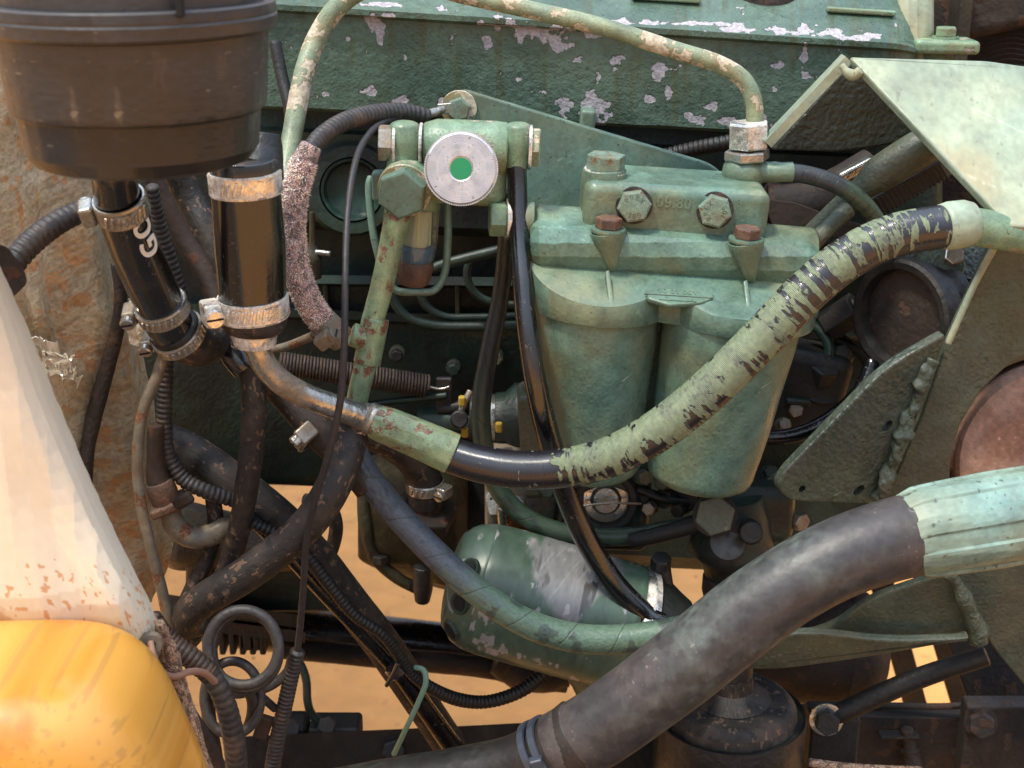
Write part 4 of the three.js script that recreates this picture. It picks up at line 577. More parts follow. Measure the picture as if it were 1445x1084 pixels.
for (const [pts, lab] of [[[[548, 395, -0.14, 7], [556, 425, -0.14, 7], [575, 448, -0.14, 7], [610, 459, -0.14, 7], [660, 461, -0.14, 7], [780, 458, -0.14, 7]], 'lower grey green injection line bending along the block'], [[[590, 400, -0.15, 6], [600, 430, -0.15, 6], [625, 446, -0.15, 6], [670, 448, -0.15, 6], [780, 444, -0.15, 6]], 'upper grey green injection line bending along the block'], [[[596, 384, -0.11, 7], [630, 372, -0.11, 8], [668, 362, -0.11, 8], [718, 350, -0.11, 8]], 'short grey pipe passing behind the sediment bowl'], [[[716, 352, -0.13, 5], [680, 358, -0.13, 6], [662, 372, -0.13, 6], [660, 395, -0.13, 6], [672, 415, -0.13, 6], [700, 428, -0.13, 6], [760, 430, -0.13, 6]], 'dark pipe curling beside the black fuel hose']]) tube('injection_line', lab, 'pipe', pts, MT.darkPipe, { radial: 14 }, 'thin metal lines along the block');
{
  const t = thing('lift_pump', 'dark grimy feed pump with hex bolts under the right filter bowl', 'pump');
  part(t, 'body', sweep([[1035, 700, -0.03, 40], [1035, 745, -0.03, 52], [1032, 775, -0.03, 62], [1030, 795, -0.03, 40], [1030, 815, -0.03, 34]], { radial: 32, wob: 0.002 }), MT.deepGreen);
  part(t, 'casting', rbox(W(1055, 715, -0.05), 0.07, 0.05, 0.05, 0.012), MT.deepGreen);
  const d = new V3(-0.15, 0.35, 1).normalize(); part(t, 'banjo_bolt', hex(W(1009, 726, 0.0), d, 0.0155, 0.012, 0.2), MT.olive); part(t, 'banjo', lathe([[0, -0.012], [0.017, -0.012], [0.017, 0], [0, 0]], W(1009, 727, 0.0), d, 28), MT.blackIron);
  part(t, 'plunger_cap', sweep([[1058, 748, -0.01, 17], [1060, 752, 0.012, 17]], { radial: 26 }), MT.blackIron); part(t, 'nameplate', lathe([[0, 0.001], [0.011, 0.001], [0.0135, 0]], W(1027, 766, 0.001), new V3(0, 0.75, 1).normalize(), 26), MT.rubberGrey);
  part(t, 'outlet_tube', sweep([[890, 764, -0.02, 11], [940, 752, -0.016, 12], [985, 739, -0.012, 13], [1004, 733, -0.01, 14]], { radial: 20 }), MT.conduitBlack);
  part(t, 'cup', sweep([[1028, 812, -0.03, 36], [1028, 836, -0.03, 38], [1028, 850, -0.03, 30]], { radial: 28 }), MT.brownIron);
  for (const [x, y, r] of [[948, 700, 15], [985, 700, 17], [922, 698, 9]]) part(t, 'union', hex(W(x, y, -0.06), new V3(-0.6, 0.2, 0.8).normalize(), r * mpp(W(x, y, -0.06)), 0.016, 0.3), MT.blackIron);
}

{ // small hardware crowded round the pump
  const t = thing('governor_linkage', 'small oily levers unions and studs crowded below the fuel filter bowls', 'linkage'); const m = [MT.darkPipe, MT.blackIron, MT.olive, MT.steel];
  let k = 0; for (const [x, y, z, r, h, dx, dy] of [[772, 690, -0.05, 10, 0.01, 0, 0.2], [800, 672, -0.05, 8, 0.008, 0, 0.3], [906, 672, -0.05, 11, 0.012, 0.2, 0.3], [918, 716, -0.045, 9, 0.012, -0.3, 0.3], [940, 676, -0.05, 12, 0.014, -0.4, 0.2], [962, 716, -0.05, 10, 0.012, -0.5, 0.1], [1092, 700, -0.05, 14, 0.014, 0.1, 0.3], [1110, 728, -0.05, 13, 0.02, 0.6, 0.1], [1085, 668, -0.06, 10, 0.012, 0, 0.6], [640, 652, -0.09, 9, 0.008, 0, 0.3], [668, 668, -0.09, 8, 0.008, 0, 0.3], [726, 655, -0.08, 9, 0.008, 0, 0.3], [640, 520, -0.19, 9, 0.008, 0, 0.1], [560, 500, -0.19, 9, 0.008, 0, 0.1], [700, 505, -0.19, 9, 0.008, 0, 0.1], [470, 460, -0.19, 8, 0.007, 0, 0.1], [1100, 480, -0.09, 11, 0.012, 0.3, 0.5], [1190, 500, -0.1, 12, 0.014, -0.3, 0.5], [1200, 470, -0.1, 9, 0.012, -0.2, 0.4], [1105, 600, -0.05, 9, 0.01, 0, 0.5]]) { const d = new V3(dx, dy, 1).normalize(), p = W(x, y, z), R = r * mpp(p); const b = part(t, 'union', hex(p, d, R, h, k * 0.37), m[k % 4]); part(b, 'collar', lathe([[0, -0.008], [R * 1.25, -0.008], [R * 1.28, -0.001], [R * 1.1, 0.001], [0, 0.001]], p, d, 24), m[(k + 1) % 3]); part(b, 'stud', lathe([[0, -0.05], [R * 0.8, -0.05], [R * 0.8, 0], [0, 0]], p, d, 16), MT.deepGreen); k++; }
  for (const P of [[[770, 690, -0.05, 5], [790, 668, -0.045, 5], [830, 664, -0.05, 5]], [[900, 690, -0.05, 6], [935, 704, -0.045, 6], [985, 712, -0.05, 6]], [[1070, 690, -0.05, 6], [1100, 670, -0.05, 6], [1150, 668, -0.06, 6]], [[640, 640, -0.09, 5], [690, 640, -0.085, 5], [740, 650, -0.08, 5]], [[1080, 470, -0.1, 6], [1110, 500, -0.09, 6], [1120, 540, -0.09, 6]], [[1180, 480, -0.1, 7], [1215, 500, -0.1, 7], [1240, 560, -0.1, 7]]]) part(t, 'link', sweep(P, { radial: 12 }), m[k++ % 4]);
}
// ================================================================ oil filter and its hose
{
  const t = thing('oil_filter', 'large green oil filter canister on its side with worn grey patches', 'oil filter');
  const ends = [[640, 815, -0.012], [905, 892, 0.0]];
  part(t, 'canister', sweep([[643, 818, -0.012, 70], [655, 821, -0.012, 83], [676, 827, -0.012, 91], [700, 834, -0.01, 93], [800, 862, -0.006, 93], [890, 888, 0.0, 91]], { radial: 64, uv01: true, step: 0.004, bevel: 0.003, dome0: 0.006 }), M(TX.oil, { bump: 0.0004 }));
  part(t, 'rim', sweep([[882, 886, 0.0, 92], [894, 890, 0.0, 95], [906, 893, 0.0, 92]], { radial: 56 }), MT.zinc);
  part(t, 'base', sweep([[904, 892, 0.0, 86], [930, 899, 0.0, 78], [960, 906, 0.0, 60]], { radial: 40 }), MT.deepGreen);
  part(t, 'sump', sweep([[850, 930, -0.01, 60], [850, 965, -0.01, 44], [848, 985, -0.01, 34]], { radial: 32, wob: 0.001 }), MT.olive);
  const ad = dirPx(ends[1], ends[0]); const ac = W(654, 821, -0.012), ar = 80 * mpp(ac); for (const a of [0.75, 0.1, -0.6]) { const n = new V3(0, Math.sin(a), Math.cos(a)); n.addScaledVector(ad, -n.dot(ad)).normalize(); const p = ac.clone().addScaledVector(n, ar), d = n.clone().multiplyScalar(0.75).addScaledVector(ad, 0.66).normalize(); const rec = part(t, 'grip_recess', lathe([[0, -0.0005], [0.006, -0.0005], [0.0075, 0.0006], [0.0085, 0.0004], [0.009, -0.002], [0, -0.002]], p, d, 24), MT.deepGreen); part(rec, 'socket', lathe([[0, 0.0003], [0.0058, 0.0003], [0.006, -0.001], [0, -0.001]], p, d, 20), MT.recessShade); }  // black disc stands in for the shaded hollow of each grip recess
  part(t, 'drain_fitting', sweep([[933, 790, -0.01, 12], [940, 830, -0.006, 11], [948, 862, 0.0, 10]], { radial: 16 }), MT.blackIron); part(t, 'drain_bolt', hex(W(932, 800, -0.006), new V3(0, 1, 0.3).normalize(), 0.008, 0.01), MT.blackIron);
}
tube('lubrication_hose', 'grey blue hose turning green where it lies over the oil filter', 'hose', [[486, 612, 0.03, 22], [510, 660, 0.045, 20], [552, 716, 0.055, 20], [610, 778, 0.065, 20], [670, 832, 0.075, 20], [740, 878, 0.08, 20.5], [810, 900, 0.08, 21], [880, 902, 0.078, 21], [950, 892, 0.075, 21], [1010, 878, 0.07, 21]], MT.greenHose, { uv01: true, radial: 32 });
tube('elbow_hose', 'black rubber elbow hose dropping into a rusty hex union', 'hose', [[470, 588, -0.09, 24], [520, 606, -0.09, 27], [562, 626, -0.09, 28], [590, 655, -0.095, 26], [600, 690, -0.1, 25], [601, 712, -0.1, 25]], MT.rubberOld, { radial: 28 });
hoseClamp('small steel clamp on the black elbow hose behind the lubrication hose', W(600, 684, -0.098), dirPx([600, 675, -0.097], [601, 712, -0.1]), 26.5 * mpp(W(600, 684, -0.1)), 0.010, { mat: MT.steel, screw: -0.9 });

// ================================================================ thick lower hose
{
  const t = thing('return_hose', 'very thick grey weathered hose with green crimped end and zip tie', 'hose');
  part(t, 'hose', sweep([[1300, 752, 0.16, 58], [1240, 768, 0.165, 57], [1180, 790, 0.17, 56], [1110, 828, 0.175, 56], [1040, 878, 0.178, 57], [970, 935, 0.18, 57], [900, 988, 0.18, 56], [840, 1030, 0.178, 55], [790, 1058, 0.175, 53]], { radial: 56, step: 0.005, wob: 0.0008, wobf: 12 }), MT.rubberGrey);
  part(t, 'sleeve', sweep([[822, 1040, 0.176, 57], [800, 1054, 0.175, 54], [770, 1068, 0.172, 50], [720, 1084, 0.168, 44], [640, 1096, 0.16, 40], [560, 1108, 0.15, 38], [470, 1122, 0.14, 36]], { radial: 40, wob: 0.001 }), M(TX.rubberGrey, { bump: 0.0006, tint: 0xb0a498 }));
  const lobes = (th) => 1 + 0.03 * Math.tanh(5 * Math.cos(th * 8 + 0.6));
  part(t, 'crimp_ferrule', sweep([[1284, 757, 0.16, 60], [1300, 752, 0.16, 64], [1400, 734, 0.152, 67], [1470, 722, 0.148, 66]], { radial: 128, section: (th, s) => s > 0.08 ? lobes(th) : 1, crease: 0.5, bevel: 0.002 }), MT.crimp, 'pale green ribbed crimp ferrule');
}
{
  const t = thing('cable_tie', 'grey double cable tie round the thick lower hose', 'cable tie'); const d = dirPx([840, 1030, 0.178], [770, 1068, 0.172]);
  for (const [x, y] of [[766, 1068], [780, 1061]]) { const p = W(x, y, 0.174), r = 52 * mpp(p); part(t, 'loop', lathe([[r - 0.001, -0.0024], [r + 0.0012, -0.0024], [r + 0.0014, 0], [r + 0.0012, 0.0024], [r - 0.001, 0.0024]], p, d, 56), MT.tie); }
  part(t, 'head', rbox(W(758, 1080, 0.196), 0.009, 0.011, 0.007, 0.0015, 0.3), MT.tie);
}

// ================================================================ reservoir and its hoses
{
  const t = thing('reservoir', 'big black round plastic reservoir hanging over the hoses', 'reservoir');
  const Z = 0.22, c = W(197, 140, Z), m = mpp(c), R = 176 * m, Y = (py) => W(197, py, Z + R).y, ax = new V3(0, 1, 0), O = new V3(c.x, 0, c.z);
  const prof = [[0, Y(268) - 0.000], [R * 0.55, Y(268)], [R * 0.74, Y(266)], [R * 0.86, Y(258)], [R * 0.925, Y(240)], [R * 0.955, Y(186)], [R * 0.965, Y(183)], [R * 1.0, Y(180)], [R * 1.012, Y(172)], [R * 1.05, Y(70)], [R * 1.055, Y(64)], [R * 0.9, Y(60)], [0, Y(60)]];
  const uvg = (g) => { const u = g.attributes.uv, p = g.attributes.position; for (let i = 0; i < u.count; i++) { u.setXY(i, u.getX(i) / (2 * Math.PI * R), (p.getY(i) - Y(270)) / (Y(-60) - Y(270))); } return g; };
  part(t, 'canister', uvg(lathe(prof, O, ax, 96, 0.35)), MT.plastic);
  part(t, 'rim', uvg(lathe([[R * 0.9, Y(63)], [R * 1.10, Y(62)], [R * 1.125, Y(57)], [R * 1.13, Y(40)], [R * 1.12, Y(36)], [R * 1.125, Y(33)], [R * 1.12, Y(20)], [R * 1.10, Y(17)], [R * 0.9, Y(17)]], O, ax, 96, 0.35)), MT.plastic);
  part(t, 'lid', uvg(lathe([[0, Y(20)], [R * 1.03, Y(20)], [R * 1.02, Y(-30)], [R * 0.9, Y(-60)], [0, Y(-60)]], O, ax, 96, 0.4)), MT.plastic);
  part(t, 'lid_slot', rbox(W(254, 6, Z + R * 0.96), 0.0035, 0.012, 0.006, 0.0008), MT.recessShade);
  part(t, 'outlet', sweep([[158, 235, 0.17, 31], [166, 284, 0.155, 33]], { radial: 30 }), MT.rubberBlack);
  // pipe stub of the return, right of the canister
}
{
  const t = thing('suction_hose', 'black hose printed with white letters GO under the reservoir', 'hose');
  const P = [[166, 285, 0.155, 35], [188, 345, 0.14, 35], [212, 400, 0.125, 34.5], [233, 446, 0.112, 34], [246, 470, 0.105, 33]];
  part(t, 'hose', sweep(P, { radial: 40, wob: 0.0006, wobf: 20 }), MT.rubberBlack);
  part(t, 'elbow', sweep([[240, 455, 0.108, 30], [262, 480, 0.098, 32], [280, 488, 0.085, 30], [300, 480, 0.06, 26], [318, 462, 0.03, 24]], { radial: 32 }), MT.rubberOld);
  part(t, 'end_bead', sweep([[244, 462, 0.107, 37], [256, 476, 0.101, 37]], { radial: 36, bevel: 0.003 }), MT.conduitBlack);
  // lettering wrapped round the hose
  const p0 = W(199, 316, 0.145), ad = dirPx([188, 345, 0.14], [166, 285, 0.155]), r = 35 * mpp(p0) + 0.0003, axisP = W(180, 324, 0.146);
  const tc = camera.position.clone().sub(axisP); tc.addScaledVector(ad, -tc.dot(ad)).normalize(); const sd = new V3().crossVectors(tc, ad); // sd: to the viewer's right when ad is up
  const g = textGeo('GO', 0.0135, 0.0006); const ps = g.attributes.position; const off = 0.62;
  for (let i = 0; i < ps.count; i++) { const along = ps.getX(i) * 1.12, a = -off + ps.getY(i) / r, rr = r + ps.getZ(i), q = axisP.clone().addScaledVector(ad, along).addScaledVector(tc, Math.cos(a) * rr).addScaledVector(sd, Math.sin(a) * rr); ps.setXYZ(i, q.x, q.y, q.z); }
  g.computeVertexNormals(); part(t, 'lettering', g, MT.whitePrint, 'white printed letters GO');
}
hoseClamp('slotted steel clamp round top of the GO hose', W(171, 291, 0.154), dirPx([188, 345, 0.14], [166, 285, 0.155]), 37 * mpp(W(171, 291, 0.154)), 0.0135, { mat: MT.steel, slots: [-0.9, 0.9], screw: -1.75, flip: true });
hoseClamp('narrow steel clamp low on the GO hose', W(229, 436, 0.115), dirPx([246, 470, 0.105], [212, 400, 0.125]), 36.5 * mpp(W(229, 436, 0.115)), 0.0105, { mat: MT.steel, slots: [-1.2, 0.2], screw: -2.0 });
hoseClamp('steel clamp round the end bead below the GO hose', W(252, 472, 0.103), dirPx([262, 480, 0.098], [240, 455, 0.108]), 38.5 * mpp(W(252, 472, 0.103)), 0.009, { mat: MT.steel, slots: [-1.0, 1.0], screw: -2.3 });
{
  const t = thing('coupling_hose', 'short glossy black coupling hose standing between reservoir and steel elbow pipe', 'hose');
  part(t, 'hose', sweep([[344, 225, 0.105, 46], [347, 270, 0.104, 49], [353, 350, 0.102, 50], [357, 425, 0.1, 47], [358, 440, 0.1, 46]], { radial: 48 }), MT.rubberBlack);
  part(t, 'hose_lip', sweep([[358, 434, 0.1, 44], [358, 448, 0.1, 47], [358, 458, 0.1, 46], [358, 466, 0.1, 40]], { radial: 40, bevel: 0.002 }), MT.rubberOld);
  part(t, 'upper_spigot', sweep([[372, 190, 0.085, 24], [370, 215, 0.088, 30], [362, 240, 0.095, 40]], { radial: 32 }), MT.blackIron);
  part(t, 'end_socket', sweep([[358, 460, 0.1, 33], [358, 476, 0.1, 33], [358, 486, 0.1, 31]], { radial: 36 }), MT.zinc);
}
hoseClamp('bright zinc clamp at the top of the coupling hose', W(346, 257, 0.104), new V3(-0.02, 1, 0.02), 50.5 * mpp(W(346, 257, 0.104)), 0.0145, { slots: [-0.75, 0.0], screw: 2.6 });
hoseClamp('bright zinc clamp at the foot of the coupling hose with its screw to the left', W(357, 432, 0.1), new V3(-0.03, 1, 0.05), 49.5 * mpp(W(357, 432, 0.1)), 0.0145, { slots: [-0.85, 0.35], screw: -1.35, size: 1.35 });

// braided hose
{
  const t = thing('braided_hose', 'frayed pink and cream fabric covered hose beside the coupling hose', 'hose');
  const P = [[440, 206, 0.05, 15], [430, 226, 0.052, 17.5], [419, 262, 0.056, 18], [413, 300, 0.058, 18.5], [413, 345, 0.06, 18.5], [421, 390, 0.06, 19], [437, 428, 0.058, 19], [456, 455, 0.055, 18.5], [474, 474, 0.052, 18]];
  part(t, 'cover', sweep(P, { radial: 28, wob: 0.0007, wobf: 120 }), MT.fibre);
  // loose fibres standing off the weave
  const curve = new THREE.CatmullRomCurve3(P.map((p) => W(...p)), false, 'centripetal'), N = 5200, fg = new THREE.ConeGeometry(0.00045, 0.0030, 4, 1); fg.translate(0, 0.0008, 0);
  const im = new THREE.InstancedMesh(fg, plain(0xffffff, 0.9), N), cols = [0xfff0dc, 0xe8b8b0, 0xc4bcc8, 0xfffcf4, 0x94807a, 0xf8e4cc].map((c) => new THREE.Color(c)), mx = new THREE.Matrix4(), q = new THREE.Quaternion();
  for (let i = 0; i < N; i++) { const s = 0.13 + 0.87 * rnd(), p = curve.getPoint(s), tg = curve.getTangent(s), a = rnd() * 6.283; const n1 = new V3().crossVectors(tg, QY).normalize(), n2 = new V3().crossVectors(tg, n1), n = n1.multiplyScalar(Math.cos(a)).addScaledVector(n2, Math.sin(a)); const r = 18.2 * mpp(p); const d = n.clone().multiplyScalar(0.55 + rnd() * 0.6).addScaledVector(tg, (rnd() - 0.5) * 1.6).add(new V3(rnd() - 0.5, rnd() - 0.5, rnd() - 0.5).multiplyScalar(0.9)).normalize(); q.setFromUnitVectors(QY, d); const sc = 0.6 + rnd() * 0.7; mx.compose(p.addScaledVector(n, r - 0.0004), q, new V3(1, sc, 1)); im.setMatrixAt(i, mx); im.setColorAt(i, cols[Math.floor(rnd() * cols.length)]); }
  im.name = 'loose_fibres'; im.userData.kind = 'stuff'; im.castShadow = im.receiveShadow = true; t.add(im);
  part(t, 'end_sleeve', sweep([[452, 452, 0.056, 20], [466, 466, 0.053, 20.5], [482, 478, 0.05, 20]], { radial: 28 }), MT.beigePipe);
}
hoseClamp('small brassy clamp on the lower end of the frayed fabric hose', W(462, 462, 0.054), dirPx([474, 474, 0.052], [437, 440, 0.058]), 21 * mpp(W(462, 462, 0.054)), 0.010, { mat: MT.beigePipe, screw: -0.55, slots: [0.2, 0.3] });
tube('clamp_link', 'thin grey rod running left from the small brassy clamp', 'rod', [[380, 496, 0.03, 6], [412, 486, 0.04, 6], [442, 474, 0.05, 6.5]], MT.beigePipe, { radial: 12 });
tube('wiring_conduit', 'black corrugated conduit arching from the fabric hose to the support plate bolt', 'conduit', [[436, 214, 0.05, 12], [452, 194, 0.035, 12.5], [485, 172, 0.01, 12.5], [530, 160, -0.02, 12.5], [570, 158, -0.04, 12], [604, 164, -0.05, 10]], MT.conduit, { corr: [0.0042, 0.0016], radial: 22 });
tube('wiring_conduit', 'black corrugated conduit passing behind the filter top under the valve cover', 'conduit', [[930, 222, -0.12, 10], [980, 210, -0.11, 10], [1030, 200, -0.10, 10], [1080, 186, -0.11, 10], [1130, 172, -0.12, 10]], MT.conduitBlack, { corr: [0.0042, 0.0016], radial: 20 });
{
  const t = thing('earth_lead', 'thin black cable from plate bolt down to a grey spiral sleeve', 'cable');
  part(t, 'cable', sweep([[612, 160, -0.06, 4.5], [590, 163, -0.05, 4.8], [555, 168, -0.03, 5], [528, 182, -0.005, 5], [508, 210, 0.02, 5], [497, 250, 0.045, 5], [490, 310, 0.07, 5], [487, 400, 0.10, 5], [486, 480, 0.115, 5.2], [481, 560, 0.12, 5.5], [464, 640, 0.12, 5.5], [446, 700, 0.115, 5.2], [433, 760, 0.11, 5], [428, 830, 0.105, 5], [424, 880, 0.10, 5], [419, 925, 0.098, 5]], { radial: 14 }), MT.wireGrey);
  part(t, 'spiral_sleeve', sweep([[420, 918, 0.098, 10], [412, 950, 0.096, 10.5], [401, 1000, 0.094, 10.5], [390, 1050, 0.092, 10.5], [380, 1110, 0.09, 10.5]], { corr: [0.0036, 0.0016], radial: 20 }), MT.conduitGrey);
  part(t, 'terminal', merge([sweep([[600, 162, -0.056, 7], [616, 158, -0.062, 7]], { radial: 12 }), sweep([[616, 157, -0.062, 6], [626, 154, -0.066, 5]], { radial: 10 }), rbox(W(631, 153, -0.0672), 0.014, 0.008, 0.0022, 0.0008, 0.1)]), MT.steel);
}

// ================================================================ left side: insulation, fender, lamp
{
  const t = thing('insulation_panel', 'torn brown fibre insulation panel with orange stains behind the fender', 'panel');
  const Rr = [[60, 130], [250, 150], [290, 152], [340, 158], [420, 168], [480, 196], [560, 216], [640, 224], [700, 236], [760, 246], [800, 238], [845, 214]], fold = [[300, 160], [420, 166], [470, 158], [520, 148], [580, 128], [650, 118], [850, 110]];
  part(t, 'board', sheet((u, v) => {
    const py = 40 + v * 810, xr = tab(Rr, py), px = -70 + u * (xr + 70) + 3.5 * (fbm(u, v, 4, 30, 3, 301) - 0.5) * sst(0.7, 1, u), fx = tab(fold, py); let z = 0.10 - 0.09 * (px + 70) / 300; z -= 0.022 * sst(-4, 10, px - fx) * sst(400, 460, py); z += 0.010 * (fbm(u, v, 6, 9, 4, 303) - 0.5) + 0.012 * sst(0.55, 0.8, fbm(u, v, 4, 5, 2, 305)) * sst(380, 460, py); z -= 0.035 * sst(0.86, 1, u) * sst(0.86, 1, u);
    return W(px, py, z);
  }, 60, 150, 0.006), MT.insulation);
  // torn foil tape
  const scrap = (cx, cy, s, k) => sheet((u, v) => { const a = (u - 0.5), b = (v - 0.5), e = fbm(u, v, 5, 5, 3, 310 + k); const px = cx + (a * 46 + b * 28) * s + (e - 0.5) * 26, py = cy + (b * 52 + a * 14) * s + (fbm(u, v, 6, 6, 3, 320 + k) - 0.5) * 26; return W(px, py, 0.075 + 0.008 * fbm(u, v, 6, 6, 3, 330 + k)); }, 18, 18, 0.0006);
  part(t, 'foil_scrap', scrap(66, 506, 1, 0), MT.foil, 'crumpled torn foil tape'); part(t, 'foil_scrap', scrap(92, 520, 0.55, 4), MT.foil);
  part(t, 'foil_scrap', sheet((u, v) => W(198 + (u - 0.5) * 34 + (fbm(u, v, 4, 4, 3, 340) - 0.5) * 18, 452 + (v - 0.5) * 62 + u * 14, 0.07 + 0.012 * fbm(u, v, 4, 5, 3, 342)), 12, 12, 0.0008), MT.foil);
}
tube('old_cable', 'grey dusty cable lying down the torn insulation panel', 'cable', [[164, 372, 0.055, 8], [170, 420, 0.052, 9.5], [164, 470, 0.046, 10], [148, 530, 0.044, 11], [132, 590, 0.046, 11], [121, 650, 0.05, 11], [118, 720, 0.05, 10]], M(TX.conduit, { tint: 0xfff0e0, bump: 0.0006 }), { radial: 18, wob: 0.0008, wobf: 40 });
tube('wiring_conduit', 'dusty corrugated conduit bridging from fender edge to insulation panel', 'conduit', [[18, 372, 0.16, 17], [40, 346, 0.15, 17.5], [72, 320, 0.135, 17], [105, 302, 0.12, 15.5], [150, 288, 0.10, 14]], MT.conduit, { corr: [0.0046, 0.0017], radial: 26 });
tube('wiring_conduit', 'thin corrugated conduit behind the GO hose', 'conduit', [[214, 262, 0.06, 9], [226, 320, 0.05, 9.5], [240, 365, 0.045, 9.5], [256, 420, 0.04, 9.5], [270, 470, 0.03, 9]], MT.conduit, { corr: [0.004, 0.0013], radial: 18 });
tube('wiring_conduit', 'corrugated conduit hanging below the GO hose and bending right', 'conduit', [[234, 492, 0.045, 10], [233, 540, 0.045, 10.5], [232, 600, 0.045, 10.5], [238, 645, 0.045, 10.5], [258, 676, 0.045, 10.5], [292, 694, 0.045, 10.5], [332, 706, 0.04, 10.5]], MT.conduit, { corr: [0.004, 0.0014], radial: 20 });
{
  const t = thing('fender', 'cream painted fender edge with rust freckles over the insulation', 'fender');
  const edge = [[250, -70], [330, -22], [380, 2], [470, 42], [560, 78], [640, 112], [730, 152], [810, 192], [840, 208], [870, 220], [900, 232], [960, 247], [1030, 266], [1110, 296]];
  part(t, 'skin', sheet((u, v) => {
    const py = 230 + v * 900, xe = tabS(edge, py), uu = 1 - Math.pow(1 - u, 1.6), px = -650 + uu * (xe + 650) + 3 * (fbm(v, 0.5, 60, 1, 3, 350) - 0.5) * Math.pow(u, 24), e = xe - px; let z = 0.30 - 0.055 * Math.exp(-e / 26) + 0.0; const cx = tab([[300, -60], [700, 60], [860, 120], [960, 170]], py); z -= 0.008 * Math.exp(-Math.pow((px - cx) / 40, 2)) * sst(560, 760, py); z += 0.02 * sst(0, 400, 600 - py) - 0.03 * sst(840, 1000, py); z -= 0.12 * Math.pow(Math.max(0, (-60 - px) / 590), 2); return W(px, py, z);
  }, 230, 200, 0.003, { uv01: true, crease: 1.4 }), MT.cream);
  part(t, 'edge_cord', sweep([[226, 880, 0.262, 9], [240, 930, 0.25, 12], [256, 985, 0.245, 14], [274, 1040, 0.24, 15], [292, 1110, 0.235, 16]], { radial: 18, wob: 0.0022, wobf: 90 }), MT.cordTan, 'frayed tan edging');
  part(t, 'edge_bracket', plate([[0, 350, 0.21], [40, 390, 0.2], [0, 420, 0.22]], [[-30, 335], [12, 348], [36, 382], [40, 400], [20, 420], [-30, 360]], 0.004, {}), MT.rustyPipe, 'rusted bracket at the fender edge');
  part(t, 'grommet', lathe([[0.003, -0.003], [0.0062, -0.003], [0.0075, 0], [0.0062, 0.004], [0.003, 0.004], [0.0022, 0.001]], W(212, 908, 0.272), new V3(0.35, 0.2, 1).normalize(), 24), MT.beigePipe);
}
{
  const t = thing('turn_signal', 'glossy amber turn signal lamp mounted on the cream fender', 'lamp');
  const c = W(0, 1084, 0.345), m = mpp(c), a = 246 * m, b = 184 * m, d = 0.062, NU = 72, NV = 40, pos = [], uv = [], idx = [], sg = (x, p) => Math.sign(x) * Math.pow(Math.abs(x), p);
  for (let j = 0; j <= NV; j++) for (let i = 0; i <= NU; i++) { const th = i / NU * 2 * Math.PI, ph = (j / NV - 0.5) * Math.PI, e1 = 0.5, e2 = 0.5, x = sg(Math.cos(ph), e1) * sg(Math.cos(th), e2), z = sg(Math.sin(ph), e1), y = sg(Math.cos(ph), e1) * sg(Math.sin(th), e2); pos.push(c.x + a * x * (1 - 0.10 * y) + 0.012 * -y * Math.max(0, x), c.y + b * y * (1 - 0.06 * x), c.z + d * z - 0.012 * x); uv.push(0.5 + x * 0.4, 0.5 + y * 0.4); }
  for (let j = 0; j < NV; j++) for (let i = 0; i < NU; i++) { const A = j * (NU + 1) + i, B = A + NU + 1; idx.push(A, A + 1, B, B, A + 1, B + 1); }
  const g = new THREE.BufferGeometry(); g.setAttribute('position', new THREE.Float32BufferAttribute(pos, 3)); g.setAttribute('uv', new THREE.Float32BufferAttribute(uv, 2)); g.setIndex(idx); g.computeVertexNormals();
  part(t, 'lens', g, MT.lens); part(t, 'base', rbox(c.clone().add(new V3(-0.02, -0.005, -0.056)), a * 1.5, b * 1.5, 0.03, 0.01), MT.rubberBlack);
}
tube('lamp_wire', 'thin pinkish wire from the fender grommet into the taped loom', 'wire', [[212, 905, 0.276, 4.5], [216, 925, 0.28, 5], [228, 948, 0.275, 5], [246, 955, 0.26, 5], [268, 948, 0.24, 5], [288, 950, 0.22, 5], [303, 962, 0.205, 5]], MT.wirePink, { radial: 12 });
{
  const t = thing('taped_loom', 'orange dusty taped wiring loom curving down beside the fender', 'wiring loom');
  part(t, 'upper_wrap', sweep([[214, 868, 0.19, 11], [238, 904, 0.19, 14], [266, 926, 0.19, 15.5], [296, 950, 0.19, 15.5]], { corr: [0.0036, 0.0011], radial: 22, wob: 0.0006 }), M(TX.conduit, { tint: 0xffd0a8, bump: 0.0006 }));
  part(t, 'lower_wrap', sweep([[292, 946, 0.19, 15], [310, 974, 0.19, 14.5], [324, 1015, 0.188, 14.5], [332, 1060, 0.185, 15], [336, 1110, 0.18, 15]], { corr: [0.0055, 0.0008], radial: 22, wob: 0.0006 }), MT.conduit);
}
tube('rusty_strap', 'narrow rusty metal strap slanting down behind the taped loom', 'strap', [[248, 972, 0.16, 8], [272, 1010, 0.155, 8], [296, 1050, 0.15, 8], [320, 1100, 0.145, 8]], MT.brownIron, { radial: 4, section: (th) => 1, crease: 0.3 });

